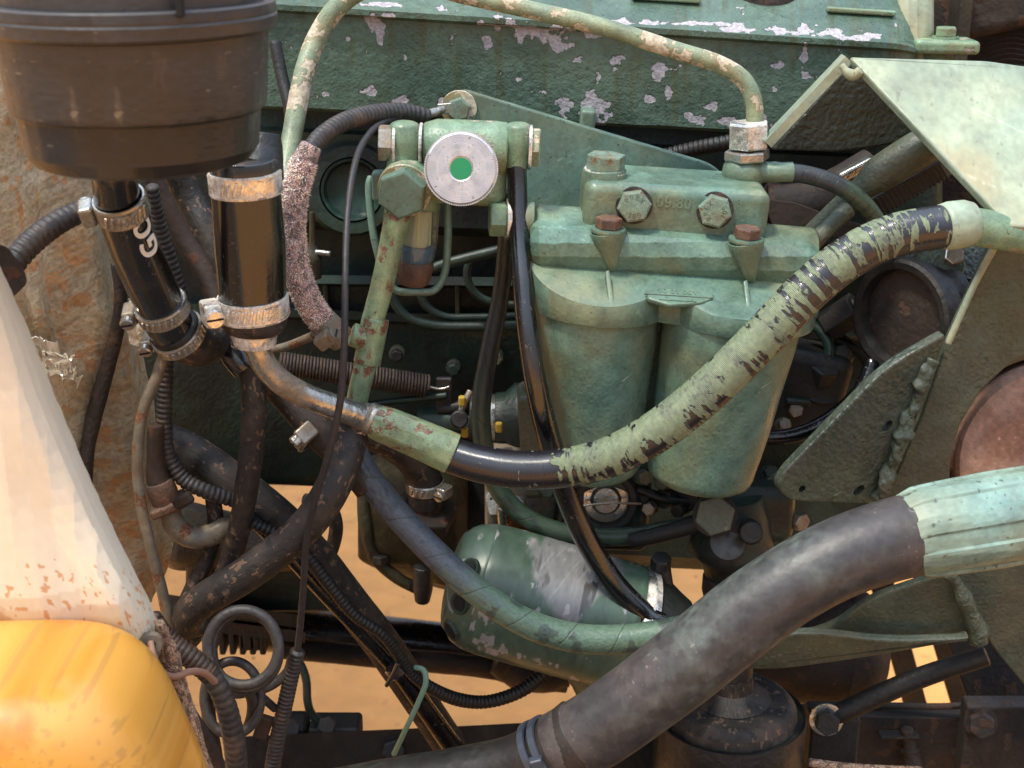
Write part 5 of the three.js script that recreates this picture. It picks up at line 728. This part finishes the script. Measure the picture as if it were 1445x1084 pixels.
// left pipes and old hoses
tube('brake_pipe', 'beige dirty steel pipe snaking down the edge of the insulation panel', 'pipe', [[206, 428, 0.055, 8], [222, 462, 0.06, 8.5], [232, 488, 0.065, 8.5], [222, 530, 0.07, 8.5], [203, 575, 0.075, 8], [194, 640, 0.08, 8], [197, 700, 0.082, 8], [212, 770, 0.085, 8], [230, 840, 0.085, 8], [243, 905, 0.085, 9], [250, 960, 0.08, 9]], MT.beigePipe, { radial: 16 });
tube('rusty_pipe', 'smooth brown rusted pipe passing behind the reservoir and coupling hose', 'pipe', [[212, 240, 0.02, 13], [232, 285, 0.02, 14], [258, 335, 0.022, 14.5], [288, 385, 0.03, 14.5], [306, 430, 0.04, 13], [318, 480, 0.045, 12], [322, 510, 0.045, 12]], MT.rustyPipe, { radial: 22 });
tube('heater_hose', 'dark flaking hose behind the brown rusted pipe', 'hose', [[244, 230, -0.01, 21], [268, 280, -0.01, 21], [290, 325, 0.0, 21], [312, 380, 0.01, 20], [330, 440, 0.02, 18]], MT.rubberOld, { radial: 26 });
tube('dark_pipe', 'thin dark pipe rising beside the reservoir against the valve cover', 'pipe', [[388, 60, -0.08, 9], [398, 110, -0.07, 9], [408, 150, -0.06, 9], [412, 200, -0.05, 9]], MT.conduitBlack, { radial: 14 });
{
  const t = thing('heater_valve', 'rusty brown heater valve with flange at the bottom of the insulation', 'valve');
  part(t, 'stem', sweep([[220, 600, 0.05, 12], [220, 650, 0.05, 13], [222, 672, 0.05, 16], [226, 685, 0.05, 18]], { radial: 24 }), MT.rustyPipe); part(t, 'collar', sweep([[224, 680, 0.05, 20], [230, 696, 0.05, 21], [236, 712, 0.05, 19]], { radial: 24 }), MT.rustBolt);
  part(t, 'flange', rbox(W(238, 712, 0.05), 0.028, 0.008, 0.022, 0.003, 0.35, 0.2), MT.rustBolt); part(t, 'lever', rbox(W(258, 706, 0.062), 0.016, 0.010, 0.006, 0.003, 0.5), MT.rustyPipe);
  part(t, 'elbow', sweep([[238, 714, 0.05, 15], [246, 740, 0.05, 16], [266, 757, 0.048, 16], [296, 756, 0.044, 16], [318, 744, 0.04, 15], [345, 738, 0.03, 14]], { radial: 24, wob: 0.0008 }), MT.beigePipe);
}
const old = 'old dusty hoses crossing below the coupling hose';
tube('coolant_hose', 'rust flecked brown black hose hanging straight down left of the steel elbow pipe', 'hose', [[338, 470, 0.05, 17], [350, 510, 0.055, 18], [358, 560, 0.058, 17.5], [355, 630, 0.06, 17], [346, 700, 0.06, 16.5], [334, 760, 0.055, 16.5], [316, 815, 0.05, 17], [288, 870, 0.045, 18], [256, 910, 0.04, 18]], MT.rubberOld, { radial: 26, wob: 0.0012, wobf: 26 }, old);
tube('coolant_hose', 'dusty hose from the open tan end slanting down left across the others', 'hose', [[498, 606, 0.062, 24], [486, 650, 0.075, 25], [468, 692, 0.085, 25], [436, 738, 0.09, 25], [390, 780, 0.092, 25], [336, 818, 0.092, 25], [290, 845, 0.09, 25], [266, 868, 0.086, 24], [262, 890, 0.08, 18]], MT.rubberOld, { radial: 30, wob: 0.001, wobf: 24 }, old);
single('pipe_end', 'open tan pipe mouth under the bright steel elbow pipe', 'pipe end', lathe([[0.0075, 0.0], [0.0125, 0.0], [0.0132, 0.0015], [0.0120, 0.005], [0.0085, 0.005], [0.0075, 0.002], [0.0075, -0.006], [0, -0.006]], W(497, 603, 0.062), new V3(0.15, 1, 0.35).normalize(), 30), MT.cordTan);
tube('coolant_hose', 'broad smooth black hose running from left under the crossing hoses to bottom frame', 'hose', [[232, 622, 0.0, 27], [270, 640, 0.01, 28], [330, 682, 0.025, 28], [390, 728, 0.03, 27], [440, 780, 0.02, 26], [490, 845, 0.005, 26], [540, 910, -0.01, 26], [590, 985, -0.02, 25], [640, 1060, -0.03, 24]], MT.rubberOld, { radial: 30, wob: 0.0008, wobf: 20 }, old);
tube('coolant_hose', 'thin dark kinked hose dropping beside the heater valve', 'hose', [[300, 700, 0.03, 11], [304, 745, 0.035, 12], [292, 790, 0.04, 12.5], [272, 830, 0.045, 12], [258, 870, 0.05, 11], [268, 888, 0.055, 10], [292, 885, 0.06, 10]], MT.rubberOld, { radial: 20, wob: 0.001 }, old);
tube('brown_strap_hose', 'flat brown hose running diagonally behind the steel elbow pipe', 'hose', [[370, 520, 0.02, 22], [410, 565, 0.03, 23], [455, 615, 0.04, 24], [490, 650, 0.045, 22], [520, 690, 0.05, 20]], M(TX.rubberOld, { tint: 0xffe8dc, bump: 0.0005 }), { radial: 24 }, old);
hoseClamp('small loose steel clamp on the brown hose below the steel elbow pipe', W(432, 616, 0.04), dirPx([410, 565, 0.03], [455, 615, 0.04]), 0.0105, 0.012, { mat: MT.steel, screw: -0.1, size: 1.1 });
single('fabric_tape', 'black tape wrapped where hose bundle bends under the coupling hose', 'tape', sweep([[322, 486, 0.052, 20], [334, 502, 0.056, 22], [348, 520, 0.058, 21]], { radial: 26, wob: 0.0012 }), MT.rubberBlack);
tube('harness_conduit', 'smooth blue black cable conduit slanting down to the bottom frame', 'conduit', [[352, 728, 0.05, 10], [400, 775, 0.045, 11], [450, 828, 0.04, 12], [510, 890, 0.03, 13], [560, 945, 0.02, 13], [600, 1000, 0.01, 14], [640, 1056, 0.0, 15]], MT.blueBlack, { radial: 22 });
tube('wiring_conduit', 'corrugated conduit leaving the harness above the axle and swinging right', 'conduit', [[356, 738, 0.062, 8], [420, 772, 0.06, 9], [462, 822, 0.058, 9], [500, 868, 0.055, 8], [540, 896, 0.05, 8], [566, 930, 0.04, 8], [580, 950, 0.035, 8], [610, 972, 0.03, 9], [650, 988, 0.02, 9.5], [690, 990, 0.01, 9], [735, 975, 0.0, 9.5], [775, 945, -0.01, 10]], MT.conduitBlack, { corr: [0.0036, 0.0012], radial: 18 });
single('zip_tie', 'black zip tie with a cut tail round the harness conduit', 'cable tie', merge([sweep([[562, 936, 0.052, 4], [556, 950, 0.052, 4], [545, 968, 0.05, 3]], { radial: 8 }), sweep([[556, 940, 0.034, 16], [564, 950, 0.034, 16]], { radial: 20 })]), MT.rubberBlack);
tube('green_wire', 'single pale green wire hanging off the harness', 'wire', [[586, 942, 0.035, 4], [598, 946, 0.04, 4.2], [601, 962, 0.044, 4.2], [590, 992, 0.046, 4], [574, 1026, 0.045, 4], [556, 1064, 0.03, 4]], MT.wireGreen, { radial: 10 });
// coil of spare hose
{
  const ring = (cx, cy, rx, ry, z, rp, dz = 0.01) => { const P = []; for (let i = 0; i < 14; i++) { const a = i / 14 * 6.2832; P.push([cx + Math.cos(a) * rx, cy + Math.sin(a) * ry, z + Math.sin(a) * dz, rp]); } return sweep(P, { closed: true, radial: 18 }); };
  const t = thing('hose_coil', 'loops of thin grey hose coiled below the crossing hoses', 'hose'); part(t, 'loop', ring(343, 914, 50, 53, 0.13, 8), MT.conduitGrey); part(t, 'loop', ring(346, 918, 47, 54, 0.112, 8), MT.conduitGrey); part(t, 'loop', ring(328, 985, 40, 52, 0.105, 7), MT.conduit);
  part(t, 'tail', sweep([[362, 960, 0.108, 8], [340, 978, 0.105, 8], [316, 972, 0.1, 8], [298, 940, 0.1, 8], [292, 900, 0.1, 8]], { radial: 16 }), MT.conduit); part(t, 'tail', sweep([[346, 968, 0.112, 8], [356, 990, 0.108, 8], [346, 1030, 0.1, 7], [318, 1042, 0.095, 7]], { radial: 16 }), MT.conduit); part(t, 'tail', sweep([[330, 966, 0.11, 7], [372, 972, 0.1, 7], [404, 950, 0.095, 7], [412, 928, 0.095, 7]], { radial: 14 }), MT.conduit); part(t, 'tail', sweep([[300, 960, 0.1, 10], [294, 1000, 0.095, 10], [302, 1060, 0.09, 11], [310, 1110, 0.085, 11]], { radial: 16 }), MT.rubberOld); part(t, 'tail', sweep([[372, 986, 0.1, 6], [388, 1000, 0.092, 6]], { radial: 12 }), MT.conduit);
}
single('cable_clip', 'small brown metal clip beside the grey spiral sleeve', 'clip', merge([rbox(W(371, 1028, 0.09), 0.011, 0.016, 0.006, 0.0012, -0.35), rbox(W(378, 1016, 0.09), 0.016, 0.005, 0.006, 0.001, -0.35)]), MT.rustyPipe);

// ================================================================ right side: welded bracket
{
  const t = thing('engine_bracket', 'welded pale green gable bracket with olive plates on the right of the engine', 'bracket');
  const topP = [[1200, 82, -0.02], [1560, 90, -0.02], [1424, 318, 0.085]];
  part(t, 'top_plate', plate(topP, [[1199, 80, .002], [1392, 85, .004], [1470, 96], [1600, 110], [1600, 330], [1424, 319, .003]], 0.0075, { bevel: 0.0016 }), MT.paleGreen);
  const a = W(1198, 84, -0.022), b = W(1084, 204, -0.022), back = new V3(0, 0.0, -0.085), nrm = b.clone().sub(a).cross(back).normalize();
  { // left leg: a bar seen on edge, its broad face running back
    const g = new THREE.BoxGeometry(a.distanceTo(b), 0.0065, 0.014); const x = b.clone().sub(a).normalize(), z = new V3(0, 0, 1), y = new V3().crossVectors(z, x).normalize(); g.applyMatrix4(new THREE.Matrix4().makeBasis(x, y, z).setPosition(a.clone().add(b).multiplyScalar(0.5).addScaledVector(z, -0.007))); part(t, 'left_leg', boxUV(g), MT.paleGreen); }
  part(t, 'back_plate', plate([[1200, 95, -0.075], [1300, 95, -0.075], [1200, 220, -0.07]], [[1200, 90], [1088, 212], [1180, 214], [1240, 206], [1290, 200], [1360, 215], [1380, 130], [1240, 86]], 0.006, {}), M(TX.gusset, { bump: 0.0008, tint: 0x8a8474 }));
  part(t, 'weld', sweep([[1188, 92, -0.016, 5], [1196, 102, -0.014, 7], [1206, 106, -0.014, 8], [1214, 100, -0.012, 6]], { radial: 12, wob: 0.0015, wobf: 120 }), MT.paleGreen);
  // big olive plate with the round hub behind a hole
  const op = [[1430, 320, 0.03], [1540, 320, 0.03], [1430, 900, 0.0]];
  part(t, 'side_plate', plate(op, [[1424, 318], [1398, 350], [1336, 486, .01], [1300, 590], [1246, 716], [1290, 740], [1300, 800], [1350, 812], [1400, 912, .01], [1446, 968], [1600, 990], [1600, 300]], 0.01, { bevel: 0.0015, holes: [[1488, 648, 147, 1.22]] }), MT.olive);
  part(t, 'plate_edge', sweep([[1418, 322, 0.034, 6], [1376, 400, 0.03, 5], [1338, 484, 0.028, 5]], { radial: 10 }), MT.paleGreen);
  part(t, 'gusset', plate([[1335, 478, 0.03], [1100, 690, 0.055], [1240, 705, 0.02]], [[1336, 471, .004], [1330, 492, .004], [1318, 520], [1282, 600], [1240, 712], [1116, 708, .012], [1096, 690, .012], [1106, 668, .008], [1252, 518, .02]], 0.0085, { bevel: 0.0018, holes: [[1252, 601, 13, 0.85], [1132, 690, 9], [1212, 692, 13, 0.8]] }), MT.gusset, 'scuffed olive gusset plate with drilled holes');
  part(t, 'weld', sweep([[1318, 508, 0.031, 9], [1306, 528, 0.031, 14], [1300, 552, 0.030, 11], [1286, 580, 0.030, 9], [1276, 608, 0.030, 12], [1264, 640, 0.029, 9], [1252, 672, 0.028, 11], [1240, 704, 0.026, 9]], { radial: 16, wob: 0.0045, wobf: 150, step: 0.002 }), MT.gusset);
  // lower twisted arm reaching to the mount
  part(t, 'lower_arm', plate([[1350, 805, 0.03], [1372, 905, 0.02], [1060, 930, -0.01]], [[1348, 806, .004], [1372, 860], [1384, 908, .006], [1372, 902], [1230, 908, .03], [1140, 912, .03], [1112, 900, .02], [1175, 886, .03], [1225, 846, .03], [1290, 824, .02]], 0.008, { bevel: 0.0018 }), MT.olive);
  part(t, 'arm_flange', plate([[1300, 890, 0.04], [1080, 900, 0.03], [1060, 945, 0.015]], [[1370, 902], [1240, 926, .03], [1100, 946, .02], [1030, 944, .01], [1040, 915, .02], [1090, 898, .02], [1150, 893, .02], [1250, 906, .05]], 0.007, { bevel: 0.0018 }), MT.olive);
  part(t, 'weld', sweep([[1340, 808, 0.036, 8], [1356, 836, 0.034, 11], [1368, 866, 0.032, 10], [1380, 888, 0.03, 13], [1382, 906, 0.03, 14]], { radial: 14, wob: 0.0035, wobf: 80 }), MT.gusset);
}
{
  const t = thing('pulley_hub', 'rusty pinkish brown round hub face inside the olive plate', 'hub'); const p = W(1488, 648, 0.004), m = mpp(p), d = new V3(-0.06, 0.12, 1).normalize(), r = 138 * m;
  part(t, 'face', lathe([[0, 0.008], [r * 0.9, 0.008], [r * 0.97, 0.006], [r, 0.001], [r, -0.02], [0, -0.02]], p, d, 72), MT.rustDisc); part(t, 'rim', lathe([[r, -0.02], [r + 0.004, -0.012], [r + 0.007, -0.012], [r + 0.008, -0.03], [0, -0.03]], p, d, 72), MT.rubberBlack);
}
{
  const t = thing('drive_cover', 'dark round cover on a grey cast housing behind the pressure hose', 'cover');
  const p = W(1272, 448, -0.03), d = new V3(-0.8, 0.05, 0.6).normalize();
  part(t, 'ring', lathe([[0.030, -0.016], [0.044, -0.016], [0.0455, -0.004], [0.0445, 0.002], [0.042, 0.004], [0.037, 0.003], [0.0355, -0.002], [0.0355, -0.012]], p, d, 56), MT.blackIron); part(t, 'face', lathe([[0, -0.006], [0.03, -0.006], [0.036, -0.007], [0.036, -0.012], [0, -0.012]], p, d, 48), MT.brownIron);
  part(t, 'groove', lathe([[0.044, -0.03], [0.047, -0.028], [0.046, -0.022], [0.044, -0.018], [0.043, -0.014]], p, d, 56), MT.blackIron);
  part(t, 'housing', casting(1262, 1420, [[335, 335, -0.14], [335, 345, -0.06], [380, 400, -0.04], [470, 470, -0.05], [520, 520, -0.14]], { end: 0.02, wob: 0.002 }), M(TX.gusset, { bump: 0.0012, tint: 0xd0d4d0 }));
  part(t, 'ear', lathe([[0, 0], [0.016, 0], [0.018, -0.004], [0.018, -0.02], [0, -0.02]], W(1330, 372, -0.028), new V3(0, 0.5, 1).normalize(), 30), MT.gusset); addBolt(t, W(1344, 362, -0.03), new V3(-0.1, 0.5, 1), 0.0075, 0.008, MT.steel);
}
{ // fittings in the dark gap between filter and gusset
  const t = thing('pipe_junction', 'dark oily pipe junction with hex nuts right of the fuel filter', 'pipe fitting');
  part(t, 'block', rbox(W(1135, 545, -0.10), 0.06, 0.07, 0.05, 0.01, -0.2), MT.blackIron); part(t, 'nut', hex(W(1158, 535, -0.085), new V3(0.1, 1, 0.45).normalize(), 0.013, 0.016, 0.2), MT.blackIron); part(t, 'collar', lathe([[0, 0], [0.017, 0], [0.018, 0.004], [0.012, 0.008], [0, 0.008]], W(1155, 552, -0.09), new V3(0.1, 1, 0.45).normalize(), 28), MT.blackIron);
  part(t, 'line', sweep([[1142, 455, -0.10, 7], [1160, 470, -0.095, 7.5], [1170, 490, -0.09, 8], [1166, 516, -0.085, 8], [1160, 528, -0.085, 8]], { radial: 14 }), MT.darkPipe); part(t, 'upper_nut', hex(W(1168, 460, -0.10), new V3(0.7, 0.7, 0.4).normalize(), 0.013, 0.03, 0.2), MT.blackIron); part(t, 'upper_stub', sweep([[1180, 448, -0.09, 9], [1208, 430, -0.09, 10]], { radial: 14 }), MT.rustyPipe); part(t, 'wing', rbox(W(1125, 565, -0.075), 0.02, 0.005, 0.012, 0.002, -0.1), MT.darkPipe); addBolt(t, W(1122, 578, -0.075), new V3(0, 0.3, 1), 0.006, 0.006, MT.steel);
}
tube('coolant_bypass_hose', 'blue black hose curving behind the gusset plate', 'hose', [[1070, 618, -0.02, 10], [1110, 616, -0.02, 11], [1150, 604, -0.02, 12], [1190, 578, -0.025, 12], [1215, 550, -0.03, 12], [1232, 510, -0.04, 11]], MT.blueBlack, { radial: 20 });
tube('alternator_hose', 'dark green grey hose with sleeve under the pale gable bracket', 'hose', [[1140, 338, -0.06, 16], [1180, 300, -0.06, 17], [1222, 262, -0.055, 18], [1236, 250, -0.055, 26], [1290, 215, -0.05, 27], [1320, 198, -0.05, 27]], MT.olive, { radial: 24 });
{ const t = thing('drive_belt', 'grey toothed belt slanting under the pale gable bracket', 'belt'); part(t, 'belt', plate([[1230, 288, -0.07], [1330, 240, -0.06], [1240, 310, -0.07]], [[1222, 285], [1330, 226], [1348, 245], [1235, 312]], 0.006, {}), MT.conduitGrey); for (let i = 0; i < 18; i++) { const k = i / 17; part(t, 'tooth', sweep([[1226 + k * 100, 286 - k * 54, -0.069 + k * 0.009, 2], [1238 + k * 100, 309 - k * 58, -0.069 + k * 0.009, 2]], { radial: 6 }), MT.conduitGrey); } }
{ const t = thing('manifold_pipe', 'brown rusted casting glimpsed under the gable bracket', 'pipe'); part(t, 'body', sweep([[1080, 285, -0.12, 26], [1130, 290, -0.12, 30], [1180, 268, -0.13, 30], [1230, 235, -0.14, 28]], { radial: 24, wob: 0.003 }), MT.brownIron); part(t, 'lever', rbox(W(1208, 240, -0.1), 0.03, 0.01, 0.012, 0.003, 0.5), MT.steel); part(t, 'shield', plate([[1080, 290, -0.1], [1180, 300, -0.1], [1100, 330, -0.095]], [[1076, 280], [1120, 285], [1190, 310], [1240, 322], [1200, 340], [1090, 318]], 0.003, {}), MT.rustyPipe); }
tube('pipe_stub', 'short olive pipe behind the leak off hose', 'pipe', [[1145, 345, -0.03, 13], [1172, 318, -0.04, 13], [1196, 296, -0.05, 13]], MT.olive, { radial: 16 });

// ================================================================ bottom right: mount, chassis
{
  const t = thing('rubber_mount', 'round black rubber engine mount seated in a dirty steel cup', 'engine mount');
  const c = W(1030, 1000, -0.02), m = mpp(c), Y = (py) => W(1030, py, -0.02).y - c.y, r = 100 * m, O = new V3(c.x, c.y, c.z);
  part(t, 'cup', lathe([[r * 0.86, Y(1010)], [r * 1.02, Y(1008)], [r * 1.06, Y(1004)], [r * 1.08, Y(1012)], [r * 1.06, Y(1030)], [r * 1.06, Y(1140)], [0, Y(1140)]], O, QY, 56), MT.blackIron);
  part(t, 'rubber', lathe([[0, Y(985)], [r * 0.78, Y(984)], [r * 0.86, Y(988)], [r * 0.93, Y(996)], [r * 0.95, Y(1006)], [r * 0.93, Y(1022)], [r * 0.8, Y(1040)], [0, Y(1040)]], O, QY, 56), MT.rubberOld); part(t, 'boss', lathe([[0, Y(955)], [r * 0.30, Y(955)], [r * 0.31, Y(972)], [r * 0.45, Y(980)], [r * 0.56, Y(986)], [0, Y(986)]], O.clone().add(new V3(0, 0.002, 0)), QY, 40), MT.rubberOld); part(t, 'stud', lathe([[0, Y(925)], [r * 0.28, Y(928)], [r * 0.29, Y(960)], [0, Y(960)]], O, QY, 32), MT.blackIron);
}
{
  const t = thing('chassis_rail', 'dirty brown steel chassis rail behind the rubber mount', 'chassis rail');
  part(t, 'web', rbox(W(1330, 1090, -0.12), 0.30, 0.13, 0.02, 0.002, -0.02), MT.brownIron); part(t, 'bracket', rbox(W(1172, 1040, -0.06), 0.042, 0.055, 0.03, 0.003), MT.blackIron); addBolt(t, W(1166, 1015, -0.045), new V3(-0.1, 0.25, 1).normalize(), 0.0105, 0.012, MT.blackIron, { washer: 0.014, wmat: MT.steel });
  part(t, 'pad', rbox(W(1410, 1040, -0.095), 0.07, 0.075, 0.02, 0.003), MT.brownIron); addBolt(t, W(1384, 1020, -0.083), new V3(-0.25, 0.35, 1).normalize(), 0.0115, 0.014, MT.brownIron, { washer: 0.014, wmat: MT.brownIron });
  part(t, 'nipple', merge([sweep([[1280, 1030, -0.10, 9], [1284, 1052, -0.10, 10], [1290, 1090, -0.095, 15]], { radial: 16 }), hex(W(1284, 1062, -0.10), QY, 0.009, 0.006)]), MT.brownIron); part(t, 'clip', rbox(W(1268, 1037, -0.10), 0.035, 0.003, 0.012, 0.001), MT.brownIron); part(t, 'lip', sweep([[1142, 1076, 0.0, 6], [1200, 1084, 0.0, 7], [1300, 1088, 0.0, 6]], { radial: 12 }), MT.cordTan);
}
tube('tie_rod', 'straight dark steel rod rising to the right below the olive plate', 'rod', [[1176, 1012, -0.05, 15], [1230, 986, -0.045, 15], [1300, 956, -0.04, 15], [1392, 926, -0.03, 14]], MT.blackIron, { radial: 20 });
tube('brake_line', 'thin brown line along the top of the chassis rail', 'pipe', [[1180, 998, -0.13, 5], [1250, 996, -0.12, 5], [1330, 997, -0.11, 5], [1400, 993, -0.11, 5], [1470, 992, -0.11, 5]], MT.brownIron, { radial: 10 });
{ const t = thing('air_tank', 'dark rusty cylindrical tank below the engine beside the rubber mount', 'tank'); part(t, 'shell', sweep([[1020, 905, -0.30, 78], [1160, 912, -0.28, 82], [1190, 913, -0.28, 82]], { radial: 48, wob: 0.001 }), MT.brownIron); part(t, 'end', sweep([[1186, 913, -0.28, 83], [1206, 914, -0.28, 84], [1222, 915, -0.28, 78], [1238, 916, -0.28, 60]], { radial: 48, dome1: 0.006 }), MT.brownIron); }
for (const [x0, y0, x1, y1, w] of [[1238, 800, 1296, 1010, 0.024], [1300, 800, 1362, 1010, 0.022]]) { const a = W(x0, y0, -0.35), b = W(x1, y1, -0.35), mid = a.clone().add(b).multiplyScalar(0.5); single('frame_bar', w > 0.023 ? 'black flat bar of the lower frame beside the rusty tank' : 'black flat bar of the lower frame beside the rusty brown plate', 'bar', rbox(mid, w, a.distanceTo(b), 0.012, 0.002, Math.atan2(b.x - a.x, a.y - b.y)), MT.blackIron, 'flat bars of the lower frame'); }
single('brown_plate', 'rusty brown plate low behind the olive bracket', 'plate', plate([[1345, 900, -0.18], [1500, 900, -0.18], [1400, 1000, -0.17]], [[1330, 880], [1500, 880], [1500, 1010], [1372, 1005]], 0.01, {}), MT.brownIron);

// ================================================================ bottom left: axle and cross member
tube('axle_tube', 'dark blue black axle tube crossing under the engine', 'axle', [[330, 880, -0.42, 34], [560, 905, -0.42, 34], [800, 932, -0.42, 33], [1000, 955, -0.42, 33]], MT.blueBlack, { radial: 36 });
tube('drag_link', 'brown dusty steering link below the dark axle tube', 'rod', [[400, 915, -0.30, 15], [560, 930, -0.30, 15], [700, 943, -0.30, 16], [740, 948, -0.30, 24], [800, 952, -0.30, 26]], MT.brownIron, { radial: 24, wob: 0.001 });
single('ball_joint', 'greasy brown ball joint under the oil filter', 'joint', sweep([[700, 930, -0.29, 22], [735, 944, -0.29, 30], [770, 952, -0.29, 26], [800, 948, -0.29, 22]], { radial: 22, wob: 0.004, wobf: 60 }), MT.brownIron);
{ const t = thing('cross_member', 'black frame cross member with pipe fittings along the bottom', 'frame'); part(t, 'beam', casting(330, 960, [[1040, 1010, -0.16], [1040, 1010, -0.05], [1120, 1110, -0.05], [1120, 1110, -0.16]], { end: 0.003, wob: 0.001 }), MT.blackIron);
  part(t, 'tee', rbox(W(474, 1030, -0.08), 0.045, 0.02, 0.03, 0.004), MT.blackIron); part(t, 'stop', rbox(W(412, 1030, -0.08), 0.03, 0.024, 0.03, 0.005), MT.blackIron); addBolt(t, W(462, 1024, -0.06), new V3(0, 0.6, 1).normalize(), 0.008, 0.006, MT.blackIron); addBolt(t, W(412, 1028, -0.06), new V3(0, 0.6, 1).normalize(), 0.008, 0.006, MT.blackIron); addBolt(t, W(556, 1058, -0.048), new V3(0, 0.3, 1).normalize(), 0.01, 0.007, MT.blackIron); }
tube('brake_line', 'thin grey brake line rising from the cross member fitting', 'pipe', [[458, 1026, -0.07, 6], [440, 1008, -0.07, 6], [434, 990, -0.07, 6], [432, 960, -0.075, 6], [424, 938, -0.08, 6], [410, 925, -0.085, 5]], MT.darkPipe, { radial: 12 });
{ const t = thing('steering_box', 'black grimy steering box glimpsed behind the coiled hose', 'housing'); part(t, 'body', casting(290, 480, [[800, 805, -0.40], [800, 805, -0.22], [860, 862, -0.22], [862, 864, -0.40]], { end: 0.012, wob: 0.002 }), MT.deepGreen); for (let i = 0; i < 6; i++) part(t, 'fin', rbox(W(305 + i * 14, 885, -0.25), 0.006, 0.035, 0.05, 0.002), MT.blackIron); part(t, 'plate', rbox(W(352, 890, -0.23), 0.02, 0.04, 0.01, 0.002), MT.blackIron); }
{ const t = thing('spring_hanger', 'black grimy spring hanger behind the crossing hoses', 'bracket'); part(t, 'body', casting(236, 420, [[700, 745, -0.30], [700, 745, -0.12], [770, 790, -0.11], [800, 806, -0.12], [806, 812, -0.30]], { end: 0.015, wob: 0.002, round: 1 }), MT.blackIron); part(t, 'shackle', casting(262, 300, [[790, 790, -0.22], [790, 790, -0.13], [880, 880, -0.13], [880, 880, -0.22]], { end: 0.008, wob: 0.002 }), MT.brownIron); part(t, 'leaf', casting(232, 420, [[838, 868, -0.30], [838, 868, -0.2], [862, 886, -0.2], [862, 886, -0.30]], { end: 0.004, wob: 0.001 }), MT.blackIron); part(t, 'leaf', casting(232, 430, [[866, 892, -0.30], [866, 892, -0.205], [884, 908, -0.205], [884, 908, -0.30]], { end: 0.004, wob: 0.001 }), MT.brownIron); }
tube('drop_hose', 'black hose loop behind the crossing hoses against the ground', 'hose', [[430, 705, -0.05, 9], [462, 712, -0.06, 10], [474, 740, -0.06, 10], [468, 775, -0.06, 10], [455, 800, -0.05, 10]], MT.rubberOld, { radial: 16 });

// ================================================================ an unseen hood panel, added above and behind the view: it keeps the sun off the ground under the engine
{ const t = thing('added_shade_hood', 'unseen cream hood panel added above and behind the engine to shade the ground', 'hood');
  part(t, 'skin', sheet((u, v) => new V3(-1.7 + u * 1.75, 1.72 + 0.30 * v + 0.05 * Math.sin(u * Math.PI), -0.42 - v * 1.75), 24, 16, 0.004, {}), plain(0xcfc2a6, 0.5));
  for (const x of [-1.5, -0.85, -0.2]) { const r = part(t, 'stiffener', rbox(new V3(x, 1.86, -1.3), 0.05, 0.03, 1.6, 0.008, 0, 0, 0.17), plain(0xb9ad94, 0.6)); } }
{ const t = thing('added_bounce_shield', 'unseen black step slab added below the engine bay to block light bouncing off the ground', 'step'); part(t, 'tread', rbox(new V3(0.0, 0.62, 0.42), 2.6, 0.03, 0.62, 0.006), MT.blackIron); part(t, 'kick_plate', rbox(new V3(0.0, 0.70, 0.118), 2.6, 0.16, 0.012, 0.004), MT.blackIron); for (const x of [-1.1, 0, 1.1]) part(t, 'hanger', rbox(new V3(x, 0.42, 0.3), 0.05, 0.38, 0.05, 0.006), MT.blackIron); }  // added out of view to stop light bouncing up from the near ground
{ // loose stones on the dirt under the truck
  const N = 500, g = new THREE.IcosahedronGeometry(1, 1), p = g.attributes.position; for (let i = 0; i < p.count; i++) { const q = new V3().fromBufferAttribute(p, i), k = 1 + 0.35 * n3(q, 9, 2); p.setXYZ(i, q.x * k, q.y * k * 0.6, q.z * k); } g.computeVertexNormals();
  const im = new THREE.InstancedMesh(g, plain(0xffffff, 0.9), N), mx = new THREE.Matrix4(), q = new THREE.Quaternion(), cl = [0xb88a58, 0x9a7650, 0xc09a6c, 0x806248].map((c) => new THREE.Color(c));
  for (let i = 0; i < N; i++) { const s = 0.002 + 0.009 * Math.pow(rnd(), 4); q.setFromAxisAngle(QY, rnd() * 6.28); mx.compose(new V3(-1.6 + rnd() * 3.4, s * 0.35, -0.6 - rnd() * 2.4), q, new V3(s * (0.8 + rnd() * 0.6), s, s)); im.setMatrixAt(i, mx); im.setColorAt(i, cl[Math.floor(rnd() * 4)]); }
  im.name = 'gravel'; tag(im, 'small loose stones scattered on the dirt ground', 'gravel', null, 'stuff'); im.castShadow = im.receiveShadow = true; scene.add(im); }
// a thing's origin sits at its base
for (const g of groups) { const b = new THREE.Box3().setFromObject(g), o = new V3((b.min.x + b.max.x) / 2, b.min.y, (b.min.z + b.max.z) / 2); g.position.copy(o); for (const c of g.children) c.position.sub(o); }
renderer.render(scene, camera);
